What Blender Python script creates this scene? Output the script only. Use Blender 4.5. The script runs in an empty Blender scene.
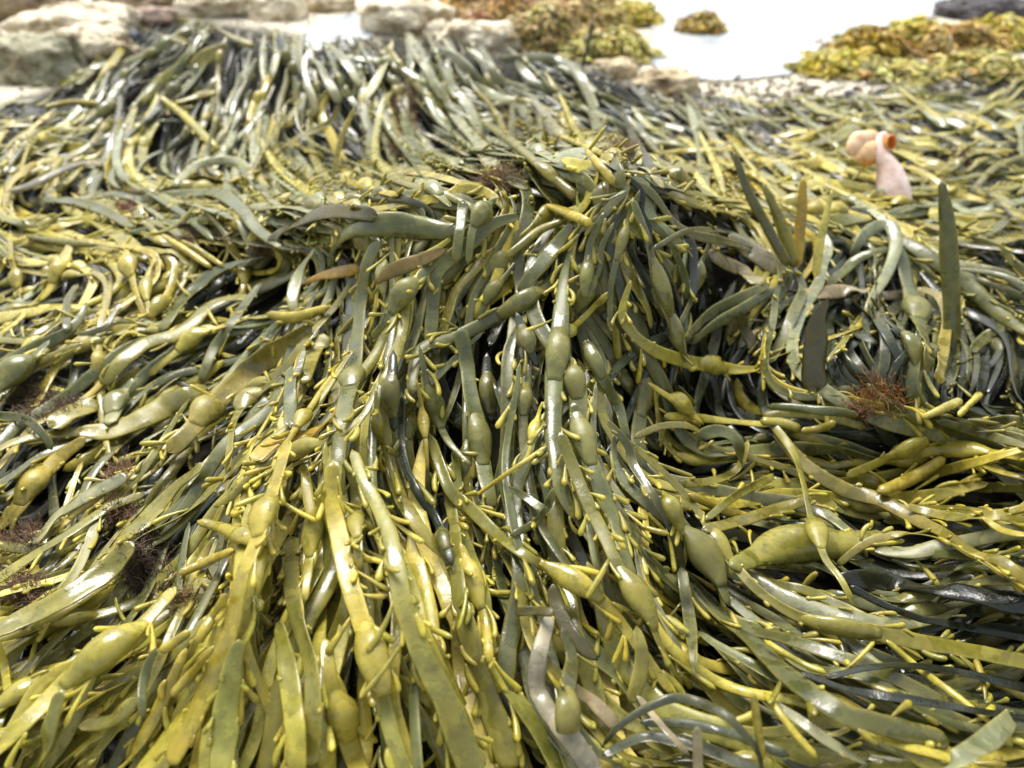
import bpy, math, random
import numpy as np
from mathutils import Vector, noise as mnoise

HEROES = r"""
# class|width px|points|bladders x,y,w,len;...|shoots 0-3|flags|label
g|4,9,18,18,16|268,255 240,262 212,274 185,300 160,332|||1||
o|12,18,18,14|256,298 232,298 207,307 180,332 140,347 100,384|||1||
g|12|262,282 225,332 212,352 200,382|||1||
y|10|212,328 192,340 168,358 148,376|193,340,22,26||0||
y|5,9,8,6|126,250 129,266 136,295 146,318|129,265,21,28||0||pale yellow pear-shaped bladder standing upright on its thin stalk
y|6|158,258 149,270 146,290 149,316|146,288,14,30||0||
y|8|166,256 175,262 174,278 168,295 158,306 150,318|159,303,16,26||1||
y|6|10,230 11,257 17,278 21,300|17,278,18,24||1||
y|12|72,240 66,255 57,272 48,290 38,302|57,272,17,22||2||
yp|16,16,14,8|-10,320 32,311 62,306 90,308|||1||
g|10,14,14,10,6|-10,368 38,347 67,332 82,314 86,302|||0||grey antler-like branching frond lying over yellow tips
g|8,9,7,6|66,332 67,312 68,298 78,284|||0||
g|7|74,334 92,332 106,326 114,312 122,302|||0||
o|9|26,236 45,240 70,243 98,245|||0|c|
g|8,12,12,8|30,200 75,202 107,212 134,228|||1||
g|6,13,14,14,14,9|140,198 190,194 217,193 240,208 258,230 284,248|||0||blue-grey strap arching flat across the tangle before dipping behind amber tips
o|7|222,200 195,207 175,225 142,238|||1||
y|8|161,234 180,246 212,268|||0|c|
y|6|180,240 202,252 225,268|||0|c|
g|14|50,340 16,372 -14,402|16,373,34,36||1||
g|18,18,18,18,16,14|378,238 366,267 361,305 356,352 353,377 344,410 337,470|353,377,29,38||1||blue-grey strap hanging straight with one fat round bladder near its middle
y|14,18,20,20,20,18|333,462 330,500 340,540 347,575 358,612 373,655 384,695|374,656,34,56||3||
g|12,18,22,26,24,16|328,268 334,244 352,228 385,225 420,227 458,231|||0||broad grey blade twisting in an arch over the rusty scrap
g|8,14,14,14,12|520,216 493,224 471,242 448,260 436,277 433,305 430,345|||1||
g|11,11,9|464,200 461,222 456,262|||0||
g|9|497,198 482,212 472,232 468,265|482,212,23,28||0||
g|10|448,248 425,272 404,293 388,318 370,340|405,293,25,32||1||
g|9,15,15,15,14,12|560,268 545,286 521,302 490,320 455,336 425,345 415,360 412,395|521,302,20,38||2||slanting grey strap with an oval bladder crossing over the hanging fronds
g|14,16,16,18,16,12|460,328 466,362 470,395 478,430 483,462 493,510|480,438,25,42||1||
b|14,17,17,14|268,246 281,232 300,221 320,213 345,211 378,216|||0||dark wet brown strap lying across beside the arched grey blade
gp|6,12,14,13,8|316,248 305,264 296,282 293,302 298,316|||0||
r|3,10,14,10|302,284 320,276 335,273 360,268|||0||torn orange scrap of blade tucked under the arched grey blade
rb|6,15,17,13,7|374,284 388,272 408,264 426,258 446,249|||0||rust-brown scrap of blade beneath the arched grey blade
y|8,11,10,8|266,314 293,317 312,312 330,307|||1|c|
o|14,22,22,22,20,18|312,326 283,347 258,365 232,387 210,408 188,433 168,452|209,409,33,36||1||wide olive strap with a pale spherical bladder, slanting beside the curled blade
o|7,12,9,8|282,376 262,392 248,403 234,424 227,472|248,404,27,30||1||
oy|20,22,20,14|330,338 318,345 310,358 302,384|||0|c|
g|4,6,7,6,6|640,190 630,215 622,242 614,270 610,297 612,335|622,242,12,28||2||
y|5,7,6,5|608,292 586,315 569,331 556,343 540,357|569,331,16,24||0||
g|4,5,6,8,14,17,22,22,20,20,18,12|628,190 600,204 583,226 570,252 563,280 561,310 558,350 554,384 552,434 557,460 563,490 576,520|557,352,25,46||3||pale grey main strap falling from the crest with a bladder halfway down
g|7|614,222 602,245 600,267 587,292 576,312|588,291,18,28||2||
g|8|604,212 592,238 587,272 584,300|587,271,15,32||1||
g|8,14,15,16,18,16,10|633,198 640,215 647,232 653,256 660,287 672,317 676,340 690,362|660,287,22,44;674,336,22,36||1||grey strap with two bladders hanging straight below the crest
y|5,8,12,13,12,6|631,280 622,314 634,334 655,350 682,360 712,366 740,370 762,368|712,367,21,46||2||long yellow frond with a stretched bladder curving out of the dark hollow
g|9|718,226 711,240 704,257 697,276 690,302 680,325|697,277,18,26||1||grey frond with one mottled round bladder over the dark hollow
g|5,8,8,7|652,250 668,240 684,232 705,230 727,232 758,247|||0||
g|8,13,13,8|775,288 737,312 712,327 690,344|||0||
g|8,12,12,8|770,284 740,298 712,312 685,338|||0||
gb|10,22,22,16|708,252 728,264 742,272 762,284|||0||
gb|12,24,24,20|728,234 748,248 762,256 788,274|||0||
b|10,12,12|739,312 744,328 754,350|||0|c|
g|6,16,18,16,10|574,220 562,238 547,256 534,272 518,292|||1||
o|9,10,8|566,220 540,230 520,246 505,258|||0|c|
y|7,12,12,8|545,205 562,211 578,218 592,224|||0|c|fat yellow club lying just above the hanging grey fronds
d|9|516,312 525,337 538,368|525,337,18,26||1||
g|10,14,14,10|585,340 594,360 606,384 620,410 628,445|594,360,17,28||1||
gp|8,13,13,12,10,7|851,258 862,238 876,227 890,225 897,244 888,272 873,297 866,318|||0|a|pale grey strap looping over in a hoop beside the dark upright strap
o|10,10,8|868,312 850,334 828,362|||1||
g|13,15,16,17,16,13|882,236 900,250 908,280 915,308 924,338 930,372|915,308,28,40||0|a|grey strap with a mottled green bladder hanging over the black gap
g|13,15,15,15,14,10|899,238 923,253 948,270 968,285 990,306 1032,334|||0||
od|7,14,18,18,17,14|941,181 946,215 950,265 952,317 951,356|||0|u|dark olive strap standing bolt upright
o|8,9,10,12,15|916,288 938,296 947,320 943,350 939,384|||0|a|
t|14,15,15,13|800,296 825,293 850,291 872,291|||0||
t|12,14|880,294 900,295 926,296|||0||
g|8,11,12,10|796,268 803,288 794,312 781,342 768,364|||0||
y|6,9,9,8,6|870,284 871,306 860,325 838,335 795,350 768,360|||0||
b|6,12,21,25,22,24,19|828,299 822,308 817,320 816,340 814,362 814,378 817,392|||0|u|dark brown cut stub standing over the horizontal yellow-tipped straps
od|6,10,11,11|734,152 747,188 767,226 788,266|||0|u|tall dark olive stalk leaning over beside the amber stalk
oy|5,10,14,12|763,184 777,214 786,240 795,268|||0|u|olive stalk leaning between a dark stalk and an amber one
a|6,10,11,10|803,177 802,205 800,232 797,268|||0|u|amber stalk standing bolt upright
yp|3,7,9,8|832,190 826,216 820,245 816,278|||0|u|pale yellow pointed stalk standing upright next to the amber one
g|8,11,11,8|890,248 863,256 842,272 826,288|||0||
b|6,7,6|955,243 993,248 1032,253|||0||
g|7,8,8,7|951,332 965,343 970,362 968,390|||0|a|
g|10,12,9|1005,326 985,338 970,352|||0||
g|6,11,11,9|500,60 540,56 566,62 580,78 592,102 596,112|||0||
g|6,9,9,9,7|590,108 622,125 652,139 674,146 700,150|672,145,11,26||0||
y|7,9,9,7|655,152 692,150 724,150 752,152|||1||
o|8,9,11,12,12|482,121 512,142 537,164 562,185 578,198|544,169,15,34||0|c|long olive club with a yellow end slanting above the crest
d|3,4,4|593,20 588,44 582,68|||0|u|thin dark stalk standing up against the golden weed
p|6,8,8,5|632,138 637,152 640,166|||0||
p|5,8,8|637,166 650,172 664,188|||0||
y|6,8,8,6|560,136 585,146 612,158|||0|c|
y|6,9,9|585,150 598,164 614,184|||0|c|
p|6,9,10,10,11|392,40 384,66 374,86 366,96 361,106|||0|c|pale straw strap lying across darker fronds beside the brown mat
gp|8,11,11,8|409,34 418,55 428,70 437,88 447,100|||0||
gp|6,9,9,8|312,48 304,62 306,82 311,94 317,116|||0||
gp|5,9,10,9|310,62 318,62 328,80 340,104|||0||
gp|6,9,9|329,45 346,63 362,88|||0||
yp|3,6,6,4|354,108 341,140 332,180|||0|u|straw-yellow pointed stick standing up from the flat tangle
gp|6,13,14,8|404,135 418,143 434,151 463,163|||0||
t|4,5,5|414,130 441,140 470,156|||0||thin tan twig lying across a silvery blade under the brown mat
y|8|338,178 363,186 398,196|363,186,20,30||1||
o|5,7,7,5|340,104 332,120 320,128 298,138 270,156|||1||
g|6,10,9|438,48 456,57 475,76 486,92|||0||
g|5,8,8|480,45 491,66 500,88|||0||
g|6,9,9,9|444,104 468,120 490,122 510,116|||0||
gp|8,12,12|470,84 493,95 520,102|||0||
y|6,7,6|44,108 70,102 98,103|||0|c|
gb|8,11,12,10|5,193 40,180 65,167 86,162 116,165|||0|a|
gp|7,9,9,9,7|173,188 186,172 205,162 237,161 254,174|||0|a|grey strap arching clear of the flat tangle below the back mound
y|6|262,170 244,176 228,184|||0|c|
y|6,8,9,9|158,96 182,114 200,131 219,152|||1|c|
o|4,6,6|138,26 162,35 190,43|||0||
o|6,9,9,8|168,21 205,22 226,32 254,46|||0||
oy|6,13,15,10|228,44 214,52 200,62 194,70|||0||
oy|8,14,12,6|216,92 200,94 182,100 174,104|||0||
g|5,8,8|200,34 194,44 190,56|||0||
gp|5,9,9|106,54 92,70 78,84|||0||
o|6,8,8|-4,108 14,101 32,95|||0||
b|4,5,4|121,92 116,125 98,162|||0||
g|8,10,10,9|-10,415 25,419 44,436 52,450|||0||
o|10,24,27,26,24,14|206,386 178,398 142,418 112,430 92,432 78,431|||0||broad olive blade lying flat with its end curled over
oy|18,26,26,16|98,402 84,408 66,414 50,428|||0|c|square brownish scrap of blade curled against the broad flat blade
y|12,15,17,17,12|86,438 58,458 32,486 15,510 -8,532|33,485,27,34||1||
gp|8,20,12|132,378 117,402 108,425|117,402,26,28||0||
gp|14,22,22,22,18|128,476 117,481 87,496 57,517 34,544|||1||broad pale blue-grey strap lying next to a purple-brown tuft
o|12,22,26,26,20|204,464 176,488 150,516 122,542 112,556|||1||olive spatula-shaped blade with a cut end above a dark tuft
o|8,14,16,16,14|145,494 110,506 95,516 64,536 26,560 -10,584|||1||
o|14,26,28,26,20|134,542 96,580 52,607 -5,634 -30,650|||0||broad olive blade folded along the edge of the heap
y|10,11,13,14,12|197,521 222,528 240,536 262,543|240,535,22,28||0|c|thick yellow club pointing across the straps with a shiny bladder
y|9,11,9|178,574 205,562 234,550|||0|c|
o|6,9,10,13,10,9,8|378,380 364,414 336,435 305,448 278,459 254,473 232,496 214,507|304,448,21,44||2||grey-olive strap with a pale bladder bending across the amber blade
a|6,14,18,20,16|336,412 322,426 308,434 280,438 252,462|||0||ragged amber-yellow blade glowing among olive straps
y|14,18,20,24,26,27,27|289,440 278,475 266,512 255,545 240,580 230,628 207,687 168,764|266,512,32,44||3||thick yellow-olive strap with a big egg-shaped bladder at its top
y|10|326,488 314,528 308,570 304,604|313,530,22,42||2||
o|12|348,464 355,490 356,520 360,570|356,519,20,50||2||
yo|12,14,16,19,20,20,22,27,30,30|352,450 363,478 376,502 388,530 397,570 406,612 426,662 450,712 475,776|||3||longest broad olive-yellow strap running straight to the lower edge
o|18,20,20,20,18|290,536 292,580 299,620 310,655 315,695 311,765|||2||
y|14,21,22,22|278,622 287,660 292,700 298,775|||2||
y|14,17,19,18|324,638 330,675 342,715 352,750 364,780|342,716,34,42||1||
o|11,13,16,22,24,25,26|446,480 455,530 457,572 460,606 471,642 488,696 512,772|||3||
y|8,11,10|460,542 473,583 484,620 490,665|473,583,26,42||2||
o|10,13,13,13,10|430,436 450,490 470,508 490,528 515,548 548,570|||2||
d|7,9,10,9|402,396 403,454 416,489 436,519 446,548 452,566|443,537,16,28||1||
g|8|419,345 426,380 434,408 448,440 472,466|433,406,23,36||1||
y|5|417,380 424,424 428,472|424,424,13,26||0||
o|6|376,388 378,424 388,460 402,504|378,424,14,28||1||
d|12|393,350 391,394 394,432|391,394,20,32||0||
d|12|487,352 488,389 493,424|488,389,20,32||0||
g|12,14,14|293,366 290,395 291,428|||0||
g|10,15,20,20,18,12|573,402 583,438 592,465 605,498 616,525 626,556 635,580|583,438,25,44||2||
o|11,14,14,13,14,12,9,8|560,432 574,471 589,504 604,534 619,566 638,598 652,622 663,650 684,686|638,597,29,48||2||olive strap swelling into a smooth yellow egg-shaped bladder
g|7,10,10,9|606,420 627,444 634,466 652,494 667,519 677,544 683,578|||2||
o|8,10,10,10,10,12,16,18,18,16|634,446 667,476 692,504 714,536 735,566 762,594 806,619 868,632 943,646 1034,664|718,544,19,32;838,640,20,54||2||very long olive-yellow strap sweeping over the black hollow to the edge
g|10,14,12,9|668,500 685,528 702,554 719,580 730,606|702,553,37,48||1||grey frond with a large smooth egg-shaped bladder above the thick dark tube
o|8|663,490 672,509 684,536|672,509,20,32||0||
od|16,21,22,22,22,22,20|690,582 708,602 730,622 754,640 772,660 798,684 838,711 863,720 910,732 950,740|||1||thick dark olive tube curving below the grey egg-shaped bladder
g|12,14,12,5|681,568 687,606 692,640 695,672|||1||
y|10,12,11,9|540,562 574,581 604,602 630,635 655,670 674,694|572,580,24,48||2||
o|10,15,16,12|636,626 642,655 638,682 630,704|||0||
y|8,9,9,7|664,416 690,417 720,420 772,425|||1||
y|8|648,382 682,405 704,424|681,405,22,26||0||
o|7,8,8,7|634,438 650,430 664,426 688,426 708,437|||0|a|
g|10,14,14,13,9|697,448 701,436 719,431 736,440 743,468|||0|a|
o|8,10,10,8|674,484 712,481 738,468 748,440|||1||
y|9,11,10|688,494 720,508 755,521|||0|c|
o|7,8,8|705,520 738,494 774,476|||0||
o|12,14,14,11|702,530 740,521 770,511 812,498|||1||
g|8,10,10,6|508,488 527,498 545,508 554,488|||0||
g|6,8,6|547,506 536,522 510,536|||0||
y|4,5,4|542,402 534,431 528,455 512,474|534,431,13,26||0||
y|4,5,5|474,497 512,470 547,446|||0|c|thin yellow finger pointing up across the dark grey straps
o|8,9,8,8,7,6|772,424 793,451 803,480 810,512 818,538 826,560 840,578 853,604|816,532,24,38||0|a|hanging strand ending in a teardrop-shaped yellow bladder and tail
o|10,15,16,16,14,13,11|774,430 805,464 843,489 880,499 918,519 943,531 973,552 1003,562 1034,588|||1||
o|8,12,12,12|905,506 948,517 985,517 1034,508|||1||
y|7,9,9|982,517 1003,530 1034,536|||0||
o|18,26,28,26,16|730,566 766,552 798,544 840,545 886,533|795,547,40,104||1||wide olive strap with one huge oval bladder lying on its side
o|7,9,9,9,8|836,566 868,542 898,534 930,536 958,547 995,570 1034,594|||1|a|
y|9,11,10|846,476 880,462 907,448 928,440|907,448,20,30||1||
y|8,12,11,9,7|876,492 908,479 945,470 985,460 1034,446|||1||long bright yellow strap among the pale straps that lie flat
y|12,14,12,10|878,492 900,484 920,474 946,458|||0|c|
o|8,10,11,9|762,414 813,414 842,420 866,428|||1||
y|10,11,9|760,421 782,423 801,429|||0|c|
y|7,9,8|801,431 820,428 836,422|||0|c|
g|7,10,10,9|766,406 800,408 838,412 860,416|||0||
g|8,10,10,9|935,420 960,427 984,434 1034,448|||0||
yp|7,9,9|922,418 944,408 962,400|||0|c|
yp|6,8,8|958,416 970,404 981,393|||0|c|
y|12,16,20,24,20,22,22|176,587 140,626 107,651 75,676 37,711 -4,750 -30,775|107,651,36,66||1||big yellow-olive strap with a long fat bladder slanting down to the corner
y|10,12,16,20|186,648 168,688 150,722 124,762|||1||
y|9,11,10|226,594 212,618 197,644|||0|c|
y|9,11,10|190,631 176,641 160,652|||0|c|
y|8,11,10|214,646 196,668 170,697|||0|c|
oy|16,24,26,26|240,640 234,664 226,712 220,780|||2||
oy|10,18,20,14|138,698 122,712 106,722 78,727|||0||
o|14,20,22|62,690 50,726 36,780|||1||
g|6,10,10,8|156,648 147,668 142,692 143,718|||0||
y|6,9,8|-6,634 3,662 8,694|||0||
pg|12,17,19,19,19,20,22|550,614 541,648 537,680 543,700 555,718 577,747 600,784|||0||weathered grey broken stalk with a snapped upper end
b|14,17,16,10|553,584 559,612 576,640 598,660|||0||dark brown bent stub behind the snapped grey stalk
b|9,10,10|515,612 535,611 555,612|||0|c|
t|14,20,20,16|563,678 578,692 595,704 620,728|||0|c|tan crusty piece of old stalk beside the snapped grey stalk
g|12,16,18,14|562,628 572,658 568,690 566,730|566,712,28,42||1||
dg|5,8,10,10,9,7|602,746 619,726 646,708 674,698 702,703 729,718 757,748 764,775|||0|a|thin dark grey strap bowed in a low arch over wet black straps
dg|10,16,16,16|602,756 642,738 672,741 712,752 770,776|||0||
dg|8,12,12,10|640,722 680,722 730,732 790,756|||0||
t|7,9,9|637,696 662,726 690,755|||0|c|
t|8,10,10|697,727 698,748 698,780|||0|uc|short tan broken twig standing up from wet black straps
y|6,9,9|753,692 758,726 762,760|||0|uc|yellow round-ended stub standing upright above wet dark straps
gp|16,22,23,20,14|928,780 962,758 988,740 1006,724 1014,712|||0|a|pale blue-grey strap curling up out of the corner over wet dark straps
y|6,8,8,7|886,640 918,668 963,701 992,724|||0|c|
yo|6,8,8|960,656 988,678 1034,702|||0||
d|7,8,8,7|850,586 880,603 918,618 943,623 1034,640|||0||
y|6,7,7|764,640 798,661 827,674|||0|c|
gp|9,11,11,9|770,700 800,721 830,743 868,764|||1||
y|7,8,8|764,692 793,731 817,758|||0|c|
w|14,24,26,26,24|836,578 870,580 918,586 968,592 1040,606|||0||glossy black-olive wet strap lying level in the dark hollow
w|8,10,10,10|826,678 868,668 908,666 968,674 1034,690|||0||
w|8,11,11,10|800,672 850,690 910,700 980,712 1034,722|||0||
gp|5,6,6,4|862,194 882,191 902,190 932,185|||0||pale green strip lying across the pink lump
g|4,7,9,8|884,216 900,208 918,205 950,207|||0||
"""
rng = np.random.default_rng(11)
random.seed(11)
scene = bpy.context.scene
COL = scene.collection
GROUP = 'knotted wrack fronds in the heap'

# ------------------------------------------------------------------ camera
F = 800.0
TH = math.radians(35.0)
CAM = np.array([0.0, 0.0, 0.47])
RT = np.array([1.0, 0.0, 0.0])
FW = np.array([0.0, math.cos(TH), -math.sin(TH)])
UP = np.array([0.0, math.sin(TH), math.cos(TH)])

def rays(px, py):
    px = np.asarray(px, float); py = np.asarray(py, float)
    return FW + ((px - 512) / F)[..., None] * RT + ((384 - py) / F)[..., None] * UP

def at_depth(px, py, d):
    return CAM + rays(px, py) * np.asarray(d, float)[..., None]

def on_plane(px, py, z=0.0):
    r = rays(px, py)
    return CAM + r * ((z - CAM[2]) / r[..., 2])[..., None]

def project(P):
    v = P - CAM
    d = v @ FW
    return 512 + F * (v @ RT) / d, 384 - F * (v @ UP) / d, d

cd = bpy.data.cameras.new('camera'); cam = bpy.data.objects.new('camera', cd); COL.objects.link(cam)
cam.location = CAM; cam.rotation_euler = (math.radians(90) - TH, 0, 0)
cd.sensor_width = 36.0; cd.lens = 36.0 * F / 1024
cd.clip_start = 0.01; cd.clip_end = 2000
cd.dof.use_dof = True; cd.dof.focus_distance = 0.53; cd.dof.aperture_fstop = 6.0
scene.camera = cam

# ------------------------------------------------------------------ the heap's surface
DEPTH = """0,768,.46 256,768,.43 512,768,.42 768,768,.43 1024,768,.47 -150,768,.52 1174,768,.54
0,900,.38 256,900,.36 512,900,.35 768,900,.36 1024,900,.39
0,600,.56 256,600,.50 512,600,.48 768,600,.53 850,625,.60 950,612,.635 1024,600,.59 -150,600,.64 1174,600,.68
0,450,.68 256,450,.60 512,450,.55 600,450,.555 690,440,.62 768,450,.635 900,460,.66 1024,450,.71 -150,450,.78 1174,450,.8
0,330,.80 200,330,.74 350,330,.66 520,330,.61 620,310,.61 700,330,.69 760,330,.75 860,345,.83 970,370,.85 900,400,.79 1024,330,.83 -150,330,.9 1174,330,.95
0,230,1.0 200,230,.90 350,230,.76 500,232,.67 560,215,.655 630,225,.632 720,240,.76 800,240,.88 900,230,.96 1024,230,1.02
630,197,.648 590,203,.665 680,205,.70
0,170,1.18 200,170,1.17 400,170,1.13 600,165,1.10 800,175,1.14 900,180,1.2 1024,170,1.25 -150,170,1.25
0,120,1.35 150,125,1.36 300,130,1.36 450,130,1.34 600,125,1.33 720,125,1.40 850,120,1.5 1024,120,1.5
130,70,1.47 250,75,1.42 400,75,1.40 550,80,1.41 650,95,1.48 720,105,1.5 900,90,1.72 1024,80,1.72
180,22,1.54 250,23,1.49 330,34,1.48 420,28,1.48 520,42,1.47 590,56,1.49"""
ctl = np.array([[float(v) for v in t.split(',')] for t in DEPTH.split()])
cp = at_depth(ctl[:, 0], ctl[:, 1], ctl[:, 2])
extra = []
for x in np.arange(-1.8, 1.81, 0.3):
    for y in (1.95, 2.2, 2.5):
        extra.append((x, y, 0.0))
for y in np.arange(0.2, 1.9, 0.3):
    extra += [(-1.5, y, 0.03), (1.5, y, 0.03)]
for x, y in ((20, 82), (60, 74), (100, 55), (140, 34), (760, 88), (820, 96), (700, 88)):
    p = on_plane(x, y, 0.0); extra.append((p[0], p[1] + 0.04, 0.0))
for x in (-.6, -.3, 0, .3, .6):
    extra.append((x, -0.15, 0.05))
cp = np.vstack([cp, np.array(extra)])
STEP = 0.004
GX0, GX1, GY0, GY1 = -1.8, 1.8, -0.1, 2.6
nx, ny = int((GX1 - GX0) / STEP) + 1, int((GY1 - GY0) / STEP) + 1

def rbf_fit(pts, lam=0.02):
    d = np.linalg.norm(pts[:, None, :2] - pts[None, :, :2], axis=2)
    K = np.sqrt(d ** 2 + 0.06 ** 2)
    n = len(pts)
    A = np.zeros((n + 1, n + 1)); A[:n, :n] = K + lam * np.eye(n); A[:n, n] = 1; A[n, :n] = 1
    return np.linalg.solve(A, np.append(pts[:, 2], 0.0))
wts = rbf_fit(cp, 0.004)
cstep = 6
gx = np.linspace(GX0, GX1, nx); gy = np.linspace(GY0, GY1, ny)
cgx, cgy = gx[::cstep], gy[::cstep]
CXX, CYY = np.meshgrid(cgx, cgy)
CH = np.full(CXX.shape, wts[-1])
for i in range(len(cp)):
    CH += wts[i] * np.sqrt((CXX - cp[i, 0]) ** 2 + (CYY - cp[i, 1]) ** 2 + 0.06 ** 2)
CH = np.maximum(CH, 0.0)

def bil(G, x0, y0, st, X, Y):
    u = np.clip((X - x0) / st, 0, G.shape[1] - 1.001); v = np.clip((Y - y0) / st, 0, G.shape[0] - 1.001)
    i = u.astype(int); j = v.astype(int); fu = u - i; fv = v - j
    return (G[j, i] * (1 - fu) + G[j, i + 1] * fu) * (1 - fv) + (G[j + 1, i] * (1 - fu) + G[j + 1, i + 1] * fu) * fv
XX, YY = np.meshgrid(gx, gy)
H = bil(CH, GX0, GY0, STEP * cstep, XX, YY) - 0.034 - np.interp(YY, [.2, .5, .7, .9], [.030, .026, .018, 0])        # the pile's present top, raised frond by frond
H = np.maximum(H, -0.002)
H0 = H.copy()
dzy, dzx = np.gradient(CH, STEP * cstep)
def base_normal(X, Y):
    a = bil(dzx, GX0, GY0, STEP * cstep, X, Y); b = bil(dzy, GX0, GY0, STEP * cstep, X, Y)
    n = np.stack([-a, -b, np.ones_like(a)], -1)
    return n / np.linalg.norm(n, axis=-1, keepdims=True)

DS = np.geomspace(0.26, 3.4, 420)
def cell(X, Y):
    return (np.clip(((Y - GY0) / STEP).astype(int), 0, ny - 1), np.clip(((X - GX0) / STEP).astype(int), 0, nx - 1))
def march(px, py):
    r = rays(px, py)
    P = CAM + r[:, None, :] * DS[None, :, None]
    hit = P[..., 2] < H[cell(P[..., 0], P[..., 1])]
    k = np.argmax(hit, axis=1)
    k = np.where(hit.any(axis=1), k, len(DS) - 1)
    return DS[k]

def gsmooth(a, s):
    k = int(3 * s) + 1
    w = np.exp(-0.5 * (np.arange(-k, k + 1) / s) ** 2); w /= w.sum()
    return np.convolve(np.pad(a, k, mode='edge'), w, mode='valid')
def minfilt(a, k):
    p = np.pad(a, k, mode='edge')
    return np.min(np.stack([p[i:i + len(a)] for i in range(2 * k + 1)]), axis=0)

def catmull(pts, n):
    pts = np.asarray(pts, float)
    if len(pts) == 2:
        pts = np.array([pts[0], (pts[0] * 2 + pts[1]) / 3, (pts[0] + pts[1] * 2) / 3, pts[1]])
    P = np.vstack([2 * pts[0] - pts[1], pts, 2 * pts[-1] - pts[-2]])
    seg = np.linalg.norm(np.diff(pts[:, :2], axis=0), axis=1)
    cum = np.concatenate([[0], np.cumsum(seg)])
    s = np.linspace(0, cum[-1] * 0.99999, n)
    k = np.clip(np.searchsorted(cum, s, side='right') - 1, 0, len(pts) - 2)
    t = ((s - cum[k]) / seg[k])[:, None]
    p0, p1, p2, p3 = P[k], P[k + 1], P[k + 2], P[k + 3]
    return 0.5 * (2 * p1 + (p2 - p0) * t + (2 * p0 - 5 * p1 + 4 * p2 - p3) * t ** 2 + (3 * p1 - p0 - 3 * p2 + p3) * t ** 3)

def unit(v):
    return v / np.maximum(np.linalg.norm(v, axis=-1, keepdims=True), 1e-9)

def wob(n, amp, scale):
    return gsmooth(rng.normal(0, 1, n + 40), scale)[20:20 + n] * amp * math.sqrt(scale) * 1.9

# ------------------------------------------------------------------ meshes
def loft(C, B, N, hw, hh, m, curl=None, sharp=1.0):
    """Closed tube of elliptic rings round the centre line C; hw, hh half width and half height per ring."""
    n = len(C)
    ph = np.linspace(0, 2 * math.pi, m, endpoint=False)
    c, s = np.cos(ph), np.sin(ph)
    hw = np.asarray(hw); hh = np.asarray(hh)
    if hw.ndim == 1: hw = hw[:, None] * np.ones(m)[None]
    x = c[None] * hw
    z = np.sign(s)[None] * np.abs(s)[None] ** sharp * hh[:, None]
    if curl is not None:
        z = z + curl[:, None] * (c[None] ** 2)
    V = C[:, None, :] + B[:, None, :] * x[..., None] + N[:, None, :] * z[..., None]
    V = V.reshape(-1, 3)
    i = np.arange(n - 1)[:, None] * m; j = np.arange(m)[None]; j2 = (j + 1) % m
    Q = np.stack([i + j, i + j2, i + m + j2, i + m + j], -1).reshape(-1, 4)
    V = np.vstack([V, C[0], C[-1]])
    a, b = n * m, n * m + 1
    jj = np.arange(m); jj2 = (jj + 1) % m
    T = np.vstack([np.stack([jj2, jj, np.full(m, a)], -1), np.stack([(n - 1) * m + jj, (n - 1) * m + jj2, np.full(m, b)], -1)])
    return V, Q, T

class Geo:
    def __init__(s): s.V = []; s.Q = []; s.T = []; s.C = []; s.n = 0
    def add(s, VQT, colr):
        V, Q, T = VQT
        s.V.append(V); s.Q.append(Q + s.n); s.T.append(T + s.n)
        c = np.asarray(colr, float)
        if c.ndim == 1: c = np.tile(c, (len(V), 1))
        s.C.append(c); s.n += len(V)
    def merge(s, o):
        for V, Q, T, C_ in zip(o.V, o.Q, o.T, o.C):
            pass
        V, Q, T, c = o.arrays()
        s.add((V, Q, T), c)
    def arrays(s):
        return np.vstack(s.V), np.vstack(s.Q), np.vstack(s.T), np.vstack(s.C)
    def mesh(s, name, mat, origin=(0, 0, 0)):
        V, Q, T, c = s.arrays()
        V = V - np.asarray(origin)
        me = bpy.data.meshes.new(name)
        me.vertices.add(len(V)); me.vertices.foreach_set('co', V.astype(np.float32).ravel())
        nl = Q.size + T.size
        me.loops.add(nl); me.polygons.add(len(Q) + len(T))
        me.loops.foreach_set('vertex_index', np.concatenate([Q.ravel(), T.ravel()]).astype(np.int32))
        st = np.concatenate([np.arange(len(Q)) * 4, len(Q) * 4 + np.arange(len(T)) * 3]).astype(np.int32)
        me.polygons.foreach_set('loop_start', st)
        me.polygons.foreach_set('use_smooth', np.ones(len(st), bool))
        me.update(calc_edges=True)
        at = me.color_attributes.new('tint', 'FLOAT_COLOR', 'POINT')
        at.data.foreach_set('color', np.hstack([c, np.ones((len(c), 1))]).astype(np.float32).ravel())
        me.materials.append(mat)
        return me
    def build(s, name, mat, parent=None, origin=(0, 0, 0)):
        o = bpy.data.objects.new(name, s.mesh(name, mat, origin)); COL.objects.link(o)
        if parent is not None: o.parent = parent
        else: o.location = origin
        return o

def tag(o, label=None, cat=None, group=None, kind=None):
    for k, v in (('label', label), ('category', cat), ('group', group), ('kind', kind)):
        if v: o[k] = v
    return o
def empty(name, loc):
    o = bpy.data.objects.new(name, None); o.empty_display_size = 0.01; COL.objects.link(o); o.location = loc
    return o

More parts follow.
